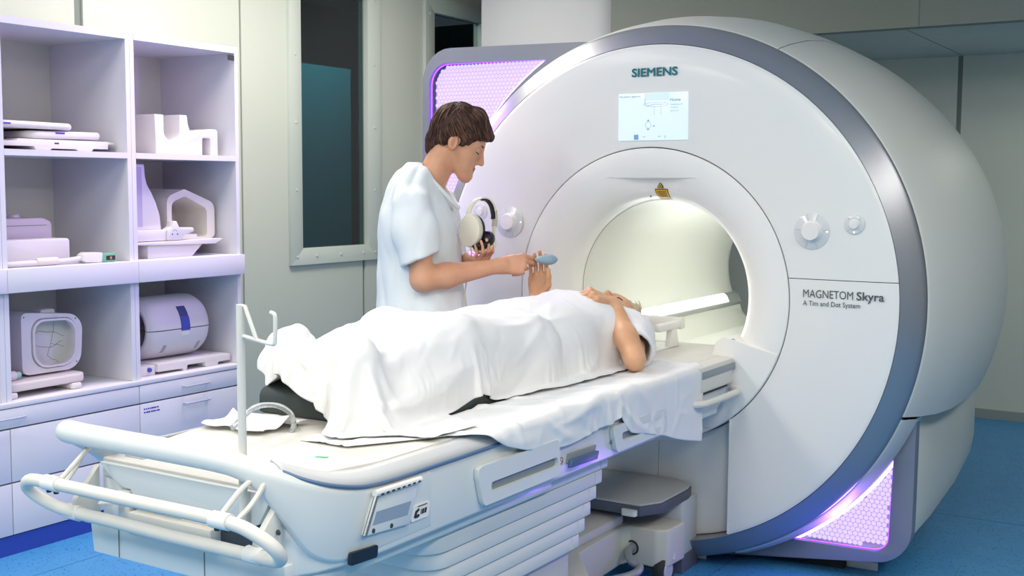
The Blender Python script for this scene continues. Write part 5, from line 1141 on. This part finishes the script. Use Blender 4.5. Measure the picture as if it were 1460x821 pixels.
disc(c1, a1, [(0.012, 0.0001), (0.012, 0.040), (0.010, 0.0455), (0.004, 0.0475), (-0.010, 0.047), (-0.014, 0.044), (-0.014, 0.0001)], M_hp, 'ear_cup', hp, 1.25)
disc(c1 - a1 * 0.013, a1, [(0.0, 0.044), (-0.006, 0.046), (-0.016, 0.043), (-0.018, 0.036), (-0.012, 0.028), (-0.008, 0.0001)], M_hpb, 'ear_cushion', hp, 1.25)
c2 = NP(0.212, 1.172, 0.045); a2 = unit(A(0, 0, -0.74) - EW * 0.52 + EU * 0.30)
disc(c2, a2, [(0.012, 0.0001), (0.012, 0.036), (0.010, 0.042), (0.004, 0.0445), (-0.008, 0.044), (-0.012, 0.041), (-0.012, 0.0001)], M_hp, 'ear_cup', hp, 1.0)
disc(c2 - a2 * 0.011, a2, [(0.0, 0.043), (-0.008, 0.0455), (-0.018, 0.043), (-0.021, 0.036), (-0.014, 0.026), (-0.010, 0.0001)], M_hpb, 'ear_cushion', hp, 1.0)
def ribbon(pts, wd, wv, th, m, name):
    P = bez([tuple(p) for p in pts], 6); vs = []; fs = []
    for i, p in enumerate(P):
        t = (P[min(i + 1, len(P) - 1)] - P[max(i - 1, 0)]).normalized(); w_ = Vector(wv); nn = t.cross(w_).normalized()
        for a_, b_ in ((-1, -1), (1, -1), (1, 1), (-1, 1)): vs.append(tuple(p + w_ * (a_ * wd / 2) + nn * (b_ * th / 2)))
    for i in range(len(P) - 1):
        for k in range(4): fs.append((i * 4 + k, i * 4 + (k + 1) % 4, (i + 1) * 4 + (k + 1) % 4, (i + 1) * 4 + k))
    fs += [(0, 1, 2, 3), tuple(range(len(vs) - 4, len(vs)))]
    return MB().add(vs, fs).build(name, m, hp, bevel=0.0012, smooth=50)
wv = tuple(unit(EW * 0.75 + EU * 0.55 + A(0, 0, 0.1)))
ribbon([NP(0.150, 1.262, 0.045), NP(0.160, 1.300, 0.04), NP(0.178, 1.325, 0.035), NP(0.200, 1.336, 0.03), NP(0.222, 1.332, 0.025), NP(0.238, 1.312, 0.02), NP(0.246, 1.285, 0.018)], 0.026, wv, 0.006, M_hp, 'head_band')
ribbon([NP(0.203, 1.3305, 0.030), NP(0.220, 1.327, 0.025), NP(0.234, 1.310, 0.02), NP(0.2415, 1.280, 0.018), NP(0.2415, 1.262, 0.018)], 0.024, wv, 0.005, M_hpb, 'band_padding')
ribbon([NP(0.246, 1.292, 0.018), NP(0.2475, 1.262, 0.018), NP(0.246, 1.235, 0.018)], 0.027, wv, 0.007, mat('headphone_grey', '#b9b4a4', 0.4), 'slider')
ribbon([NP(0.246, 1.238, 0.018), NP(0.243, 1.210, 0.022), NP(0.236, 1.185, 0.03)], 0.018, wv, 0.006, M_hp, 'yoke')
MB().tube(bez([tuple(c1 - A(0, 0, 0.055)), tuple(NP(0.165, 1.12, 0.05)), tuple(NP(0.150, 1.05, 0.06)), tuple(NP(0.140, 0.97, 0.08)), tuple(NP(0.13, 0.90, 0.06))], 6), 0.0022, 6).build('cable', M_hp, hp)

# ------------------------------------------------------------------ on the table
ho = thing('head_holder', 'white head support frame behind the patient\'s head', 'head support', (PX, 0.05, 0.79))
MB().prism(rpoly([(PX - 0.13, -0.26), (PX + 0.13, -0.26), (PX + 0.13, 0.16), (PX - 0.13, 0.16)], 0.03), 2, 0.7905, 0.7955).build('base_plate', M_plastic, ho, bevel=0.002)
for s in (-1, 1):
    MB().prism([(0.045, 0.795), (0.125, 0.795), (0.105, 0.868), (0.065, 0.868)], 0, PX + s * 0.125 - 0.011, PX + s * 0.125 + 0.011).build('post', M_plastic, ho, bevel=0.004)
    MB().box((PX + s * 0.125 - 0.014, -0.04, 0.858), (PX + s * 0.125 + 0.014, 0.16, 0.886)).build('arm', M_plastic, ho, bevel=0.005)
MB().box((PX - 0.143, 0.132, 0.853), (PX + 0.143, 0.164, 0.895)).build('cross_bar', M_plastic, ho, bevel=0.006)
tubeo = MB().tube(bez([(-0.03, -2.02, 0.845), (-0.055, -1.93, 0.872), (-0.075, -1.84, 0.862), (-0.075, -1.79, 0.836), (-0.068, -1.785, 0.805), (-0.06, -1.80, 0.7965)], 8), 0.0065, 10).build('clear_hose', mat('clear_tube', '#e8eef0', 0.08, trans=0.75, ior=1.3))
tag(tubeo, 'clear plastic hose curving down onto the foot of the table', 'hose')
def crumple(name, label, x0, x1, y0, y1, seed, fold, lift):
    n = 40; rs = np.random.RandomState(seed); X = np.zeros((n, n, 3)); u = np.linspace(0, 1, n); X[..., 0] = (x0 + (x1 - x0) * u)[:, None]; X[..., 1] = (y0 + (y1 - y0) * u)[None, :]
    U_, V_ = np.meshgrid(u, u, indexing='ij'); z = 0.0
    for k in range(7):
        a, b, c, ph = rs.uniform(-1, 1), rs.uniform(-1, 1), rs.uniform(6, 22), rs.uniform(0, 6); z = z + 0.0022 * np.abs(np.sin((a * U_ + b * V_) * c + ph))
    X[..., 2] = 0.7925 + z + lift * np.exp(-((V_ - fold - 0.1 * np.sin(U_ * 5)) / 0.13) ** 2) * (0.5 + 0.5 * np.sin(U_ * 4 + seed)); X[..., 0] += 0.012 * np.sin(V_ * 9 + seed); X[..., 1] += 0.010 * np.sin(U_ * 11 + seed)
    o = grid_mesh(name, X, [M_linen], None, 0.0012, 1); return tag(o, label, 'cloth')
crumple('folded_cloth', 'crumpled white cloth lying at the far foot corner of the table', -0.285, -0.085, -1.88, -1.72, 3, 0.62, 0.036)
MB().prism([(0.10, -1.985), (0.17, -1.955), (0.165, -1.940), (0.095, -1.972)], 2, 0.790, 0.7906).build('green_mark', mat('mark_green', '#bfe0cf', 0.6), tb, smooth=0)
MB().prism([(0.155, -1.960), (0.180, -1.949), (0.178, -1.938), (0.152, -1.950)], 2, 0.7906, 0.7910).build('green_mark', mat('mark_green_dark', '#4fae84', 0.6), tb, smooth=0)

# ------------------------------------------------------------------ coils and pads on the shelves
M_coil = mat('coil_white', '#dbd7d9', 0.45); M_coilp = mat('coil_pinkish', '#d9cfce', 0.5); M_pad = mat('pad_white', '#dedad9', 0.6); M_green = mat('connector_green', '#6fae8e', 0.4); M_ink = mat('ink_blue', '#3a2fae', 0.6); M_cab = mat('cable_grey', '#cfccd0', 0.5)
S1, S2, S3 = 1.505, 1.066, 0.5715
# upper left: notched base board and two flexible pads
cb = MB().prism([(-1.215, 1.520), (-1.055, 1.520), (-1.045, S1), (-0.985, S1), (-0.975, 1.513), (-0.865, 1.513), (-0.855, S1), (-0.795, S1), (-0.785, 1.517), (-0.715, 1.517), (-0.715, 1.536), (-0.685, 1.536), (-0.685, 1.543), (-0.72, 1.547), (-1.12, 1.547), (-1.13, 1.538), (-1.215, 1.538)], 0, -2.42, -2.055).build('coil_board', M_coil, bevel=0.0015)
tag(cb, 'white notched plastic board at the bottom of the pile of pads', 'coil board')
MB().box((-2.055, -0.965, 1.530), (-2.0545, -0.945, 1.536)).build('slot', M_dark, cb, smooth=0)
def pad(name, label, plan_, z0, th, m, tilt=(0, 0), bev=0.012, cat='pad', group=None):
    o = MB().prism(rpoly(plan_, 0.05, 6), 2, z0, z0 + th).build(name, m, bevel=min(bev, th * 0.45), bseg=3)
    me = o.data; co = np.zeros(len(me.vertices) * 3); me.vertices.foreach_get('co', co); co = co.reshape(-1, 3); ym = min(p[1] for p in plan_)
    t = (co[:, 1] - ym); co[:, 2] += tilt[0] * t + tilt[1] * t * t; me.vertices.foreach_set('co', co.ravel()); me.update(); return tag(o, label, cat, group)
p1_ = pad('flexible_coil', 'white flexible coil pad lying directly on the notched board', [(-2.06, -1.075), (-2.06, -0.725), (-2.40, -0.725), (-2.40, -1.075)], 1.549, 0.030, M_pad, (0.0, 0.04), cat='coil pad')
p2_ = pad('flexible_coil', 'white flexible coil pad topmost on the pile', [(-2.05, -1.215), (-2.05, -0.865), (-2.38, -0.865), (-2.38, -1.215)], 1.5875, 0.026, M_pad, (-0.006, 0.0), cat='coil pad')
for o_, y_, z_, x_ in ((p1_, -0.955, 1.570, -2.0595), (p2_, -1.195, 1.598, -2.0495)):
    mb = MB()
    for k in range(6): mb.box((x_, y_ + k * 0.007, z_), (x_ + 0.0006, y_ + k * 0.007 + 0.0055, z_ + 0.006))
    q = mb.build('printed_label', M_ink, o_, smooth=0); q['kind'] = 'stuff'
# upper right: cradle with U notch and a plate beside it
arcU = [(-0.3765 + 0.0425 * math.cos(R(a)), 1.604 + 0.042 * math.sin(R(a))) for a in range(180, 361, 15)]
cr_ = MB().prism([(-0.463, S1), (-0.468, 1.672), (-0.420, 1.672)] + arcU + [(-0.332, 1.676), (-0.291, 1.676), (-0.286, 1.640), (-0.276, 1.612), (-0.258, 1.602), (-0.205, 1.612), (-0.155, 1.622), (-0.122, 1.622), (-0.115, 1.612), (-0.114, S1), (-0.157, S1), (-0.158, 1.578), (-0.162, 1.582), (-0.200, 1.582), (-0.205, 1.577), (-0.206, S1)], 0, -2.32, -2.065).build('cradle_coil', M_coil, bevel=0.003)
tag(cr_, 'white plastic cradle with a deep rounded notch on the top shelf', 'cradle')
cpl = MB().prism(rpoly([(-2.065, -0.618), (-2.065, -0.590), (-2.30, -0.590), (-2.30, -0.618)], 0.008), 2, S1, 1.652).build('cradle_plate', M_cream, bevel=0.004); tag(cpl, 'narrow cream plate standing left of the notched cradle', 'plate')
# middle left
wb_ = MB().prism(rpoly([(-1.214, S2), (-0.894, S2), (-0.894, 1.166), (-1.214, 1.166)], [0.004, 0.004, 0.012, 0.004]), 0, -2.20, -2.075).build('coil_box', M_coil, bevel=0.004); tag(wb_, 'plain white box in front of the cream box', 'box')
cb_ = MB().prism([(-1.214, S2), (-0.870, S2), (-0.870, 1.215), (-0.877, 1.229), (-0.91, 1.243), (-1.214, 1.243)], 0, -2.44, -2.215).build('coil_case', M_coilp, bevel=0.005); tag(cb_, 'cream coil case with rounded lid behind the white box', 'box')
MB().box((-2.2145, -1.205, 1.213), (-2.2135, -0.895, 1.215)).build('lid_seam', M_joint, cb_, smooth=0)
MB().lathe([(0, 0.022), (0.010, 0.021), (0.014, 0.015), (0.015, 0.0001)], 16, c=(-2.33, -0.96, 1.243), axis='Z').build('knob', M_coil, cb_)
cc = thing('coil_cable', 'grey coil cable with a green plug lying in front of the white box', 'cable', (-2.04, -1.0, S2))
MB().tube(bez([(-2.035, -1.216, S2 + 0.0125), (-2.035, -1.05, S2 + 0.013), (-2.037, -0.95, S2 + 0.014), (-2.042, -0.865, S2 + 0.020)], 6), 0.0112, 12).build('lead', M_cab, cc)
MB().tube([(-2.035, -1.075, S2 + 0.0165), (-2.035, -1.07, S2 + 0.0165), (-2.036, -0.985, S2 + 0.0165), (-2.036, -0.980, S2 + 0.0165)], [0.0125, 0.0155, 0.0155, 0.0125], 12).build('sleeve', M_coilp, cc)
MB().prism(rpoly([(-0.875, S2 + 0.012), (-0.862, S2 + 0.003), (-0.785, S2), (-0.780, S2 + 0.040), (-0.855, S2 + 0.043), (-0.872, S2 + 0.034)], 0.006), 0, -2.065, -2.020).build('plug_body', M_coil, cc, bevel=0.004)
MB().box((-2.064, -0.790, S2 + 0.001), (-2.021, -0.715, S2 + 0.037)).build('plug_end', M_green, cc, bevel=0.005)
MB().box((-2.021, -0.765, S2 + 0.008), (-2.0203, -0.722, S2 + 0.026)).build('plug_socket', M_dark, cc, smooth=0)
MB().lathe([(0, 0.006), (0.001, 0.0001)], 10, c=(-2.0203, -0.742, S2 + 0.017), axis='X').build('plug_pin', mat('brass', '#c9b26a', 0.3, metal=0.8), cc)
# middle right: tray, fin coil, hood coil, small beak coil
tr_ = thing('coil_tray', 'white angled tray carrying three coils', 'tray', (-2.15, -0.36, S2))
MB().prism([(-0.612, 1.126), (-0.20, 1.118), (-0.165, 1.118), (-0.120, 1.139), (-0.612, 1.136)], 0, -2.36, -2.035).build('tray_top', M_coil, tr_, bevel=0.0015)
MB().prism([(-0.527, S2), (-0.285, S2), (-0.222, 1.119), (-0.527, 1.125)], 0, -2.32, -2.055).build('tray_foot', M_coil, tr_, bevel=0.002)
fc = thing('fin_coil', 'tall curved fin shaped white coil', 'coil', (-2.15, -0.52, 1.139))
MB().box((-2.24, -0.600, 1.139), (-2.055, -0.422, 1.186)).build('coil_base', M_coil, fc, bevel=0.004)
MB().prism([(-0.598, 1.186), (-0.598, 1.462), (-0.512, 1.462), (-0.506, 1.405), (-0.498, 1.378), (-0.476, 1.345), (-0.452, 1.300), (-0.434, 1.250), (-0.426, 1.186)], 0, -2.20, -2.085).build('fin', M_coil, fc, bevel=0.004)
MB().box((-2.0855, -0.585, 1.20), (-2.083, -0.527, 1.45)).build('fin_panel', mat('coil_lilac', '#b9b0c8', 0.5), fc, smooth=0)
hc_out = rpoly([(-0.398, 1.139), (-0.398, 1.325), (-0.298, 1.358), (-0.124, 1.295), (-0.124, 1.139)], [0.01, 0.04, 0.02, 0.045, 0.02], 5); hc_in = rpoly([(-0.372, 1.146), (-0.372, 1.300), (-0.296, 1.326), (-0.170, 1.272), (-0.170, 1.146)], [0.01, 0.03, 0.02, 0.03, 0.015], 5)
def face_x(outer, inner, x0, x1, n=64):
    m_ = frame_with_hole(resample(outer, n), resample(inner, n), x0, x1); m_.v = [(b, a, c) for a, b, c in m_.v]; return m_
hc = thing('hood_coil', 'cream hood shaped coil open to the front beside the fin', 'coil', (-2.2, -0.26, 1.139))
face_x(hc_out, hc_in, -2.36, -2.115).build('hood', M_cream, hc, bevel=0.012, bseg=3, smooth=50)
MB().prism(hc_in, 0, -2.36, -2.33).build('hood_back', M_cream, hc)
MB().prism(rpoly([(-2.12, -0.36), (-2.12, -0.19), (-2.32, -0.19), (-2.32, -0.36)], 0.06), 2, 1.140, 1.158).build('hood_floor', M_pad, hc, bevel=0.006)
hc.location.y += 0.030
bk_ = MB().prism(rpoly([(-0.428, 1.140), (-0.428, 1.185), (-0.404, 1.198), (-0.394, 1.222), (-0.376, 1.222), (-0.362, 1.194), (-0.282, 1.192), (-0.280, 1.174), (-0.340, 1.158), (-0.352, 1.140)], 0.006), 0, -2.085, -2.045).build('small_coil', M_coil, bevel=0.004); tag(bk_, 'small beak shaped white coil marked with two dots', 'coil')
for yy in (-0.402, -0.374): MB().lathe([(0, 0.0038), (0.0006, 0.0001)], 10, c=(-2.045, yy, 1.166), axis='X').build('dot', M_ink, bk_)
MB().tube([(-2.0448, -0.388 + 0.013 * math.cos(R(a)), 1.173 + 0.011 * math.sin(R(a))) for a in range(25, 160, 15)], 0.0007, 5).build('arc_mark', M_ink, bk_)
# lower left: cracked mirror coil, slab pad, plug, bar
mc = thing('mirror_coil', 'rounded square white coil with a cracked pale window', 'coil', (-2.2, -1.02, 0.63))
mo = rpoly([(-1.150, 0.640), (-0.885, 0.640), (-0.870, 0.858), (-1.150, 0.884)], [0.03, 0.07, 0.07, 0.02], 7); mi = rpoly([(-1.108, 0.656), (-0.905, 0.656), (-0.898, 0.850), (-1.108, 0.858)], [0.07, 0.07, 0.06, 0.05], 7)
face_x(mo, mi, -2.29, -2.135).build('coil_frame', M_coil, mc, bevel=0.006, smooth=45)
face_x([(a + (-1.005 - a) * 0.04, b + (0.755 - b) * 0.04) for a, b in mi], [(a + (-1.005 - a) * 0.12, b + (0.755 - b) * 0.12) for a, b in mi], -2.15, -2.128).build('window_rim', M_coil, mc, bevel=0.003, smooth=45)
MB().prism(mi, 0, -2.20, -2.19).build('window_panel', mat('panel_pale', '#d3d3d0', 0.35), mc)
rs = random.Random(5); crk = MB()
for p0, p1 in (((-1.10, 0.755), (-1.02, 0.735)), ((-1.02, 0.735), (-0.985, 0.73)), ((-0.985, 0.73), (-0.93, 0.75)), ((-0.985, 0.73), (-0.97, 0.79)), ((-0.97, 0.79), (-1.04, 0.80)), ((-1.04, 0.80), (-1.08, 0.77)), ((-0.97, 0.79), (-0.92, 0.77)), ((-0.97, 0.79), (-0.965, 0.83)), ((-0.985, 0.73), (-1.0, 0.70)), ((-1.0, 0.70), (-0.95, 0.665)), ((-0.98, 0.745), (-0.92, 0.725))):
    P_ = [(-2.1892, p0[0] + (p1[0] - p0[0]) * k / 4 + rs.uniform(-0.003, 0.003), p0[1] + (p1[1] - p0[1]) * k / 4 + rs.uniform(-0.003, 0.003)) for k in range(5)]; P_[0] = (-2.1892, *p0); P_[-1] = (-2.1892, *p1); crk.tube(P_, 0.0006, 4)
q = crk.build('crack', M_txt, mc); q['kind'] = 'stuff'
MB().box((-2.24, -1.03, 0.862), (-2.18, -0.965, 0.884)).build('top_catch', M_coil, mc, bevel=0.006)
for yy, zz in ((-0.905, 0.842), (-0.905, 0.668), (-1.138, 0.866)): MB().lathe([(0, 0.003), (0.0006, 0.0001)], 8, c=(-2.1345, yy, zz), axis='X').build('screw', M_dark, mc)
for o_ in (mc,): o_.location.y += 0.058; o_.location.x += 0.02
sp = pad('slab_pad', 'thick pinkish white slab pad under the cracked coil', [(-2.035, -1.212), (-2.045, -0.842), (-2.40, -0.860), (-2.40, -1.212)], 0.597, 0.034, M_coilp, (0.0, 0.0), 0.008)
for (a, b) in ((-1.215, -1.165), (-0.93, -0.88)):
    br = MB().prism(rpoly([(-2.035, a), (-2.035, b), (-2.38, b), (-2.38, a)], 0.012), 2, S3, 0.596).build('pad_foot', M_coil, sp, bevel=0.008)
pg = thing('coil_plug', 'white plug with a pale green tip resting on the slab pad', 'plug', (-2.1, -1.17, 0.632))
MB().tube([(-2.10, -1.214, 0.650), (-2.10, -1.195, 0.650), (-2.10, -1.190, 0.650), (-2.10, -1.138, 0.650), (-2.10, -1.135, 0.650)], [0.0165, 0.0175, 0.0185, 0.0185, 0.0165], 16).build('plug_body', M_coil, pg, smooth=40)
MB().tube([(-2.10, -1.136, 0.650), (-2.10, -1.116, 0.650)], 0.0135, 14).build('plug_tip', mat('tip_green', '#9fd0c0', 0.4), pg)
hs = MB().tube(bez([(-2.20, -1.200, 0.655), (-2.22, -1.185, 0.662), (-2.26, -1.165, 0.690), (-2.30, -1.165, 0.70)], 5), 0.014, 10).build('cable_end', mat('cable_beige', '#c9bfa8', 0.6)); tag(hs, 'beige cable end behind the cracked coil', 'cable')
# lower right: head coil on its tray
hd = thing('head_coil', 'round white head coil with a blue latch', 'head coil', (-2.2, -0.34, 0.605))
hcx, hcz, hr = -2.195, 0.755, 0.136
pr = [(0.0, 0.098), (0.0, 0.108), (0.012, 0.122), (0.04, 0.1335), (0.10, hr), (0.28, hr), (0.315, 0.133), (0.335, 0.122), (0.34, 0.10), (0.335, 0.098), (0.0, 0.098)]
MB().lathe(pr, 48, 91.5, 268.5, c=(hcx, -0.515, hcz)).build('coil_lower', M_coil, hd, smooth=40)
MB().lathe(pr, 48, -90.5, 90.5, c=(hcx, -0.515, hcz + 0.0012)).build('coil_upper', M_coil, hd, smooth=40)
MB().lathe([(0.30, 0.0001), (0.30, 0.098)], 32, c=(hcx, -0.515, hcz)).build('coil_end', M_coilp, hd)
def latch(a0, a1, r, y0, y1, name, m):
    MB().lathe([(y0, r - 0.004), (y0, r), (y1, r), (y1, r - 0.004), (y0, r - 0.004)], 12, a0, a1, c=(hcx, 0, hcz)).build(name, m, hd, smooth=40)
M_lat = mat('latch_blue', '#4a52a8', 0.4); M_lat2 = mat('latch_blue_dark', '#3b4a78', 0.4)
latch(48, 68, hr + 0.004, -0.350, -0.305, 'latch', M_lat2); latch(68.5, 94, hr + 0.004, -0.350, -0.303, 'latch', M_lat); latch(94.5, 104, hr + 0.002, -0.349, -0.306, 'latch_seat', M_plastic)
for y0 in (-0.435, -0.245): latch(120, 138, hr + 0.001, y0, y0 + 0.018, 'vent_slot', mat('slot_lilac', '#a9a4b4', 0.5))
MB().tube(bez([(hcx - 0.05, -0.49, 0.75), (hcx + 0.02, -0.46, 0.742), (hcx + 0.085, -0.43, 0.725)], 5), 0.005, 8).build('wire', mat('wire_tan', '#7a6038', 0.6), hd)
ht = thing('coil_cradle_tray', 'white tray with cut out feet under the head coil', 'tray', (-2.2, -0.32, S3))
MB().prism([(-0.50, S3 + 0.012), (-0.36, S3 + 0.010), (-0.36, S3), (-0.34, S3), (-0.335, S3 + 0.022), (-0.235, S3 + 0.022), (-0.23, S3), (-0.16, S3), (-0.155, S3 + 0.014), (-0.082, S3 + 0.014), (-0.082, S3 + 0.040), (-0.095, S3 + 0.046), (-0.50, S3 + 0.046)], 0, -2.38, -2.04).build('tray_body', M_coil, ht, bevel=0.003)
MB().prism([(-0.60, S3), (-0.50, S3), (-0.50, S3 + 0.042), (-0.58, S3 + 0.042), (-0.60, S3 + 0.030)], 0, -2.34, -2.055).build('tray_nose', M_coil, ht, bevel=0.004)
MB().lathe([(0, 0.010), (0.010, 0.009), (0.012, 0.0001)], 14, c=(-2.055, -0.535, S3 + 0.025), axis='X').build('tray_knob', M_lat, ht)
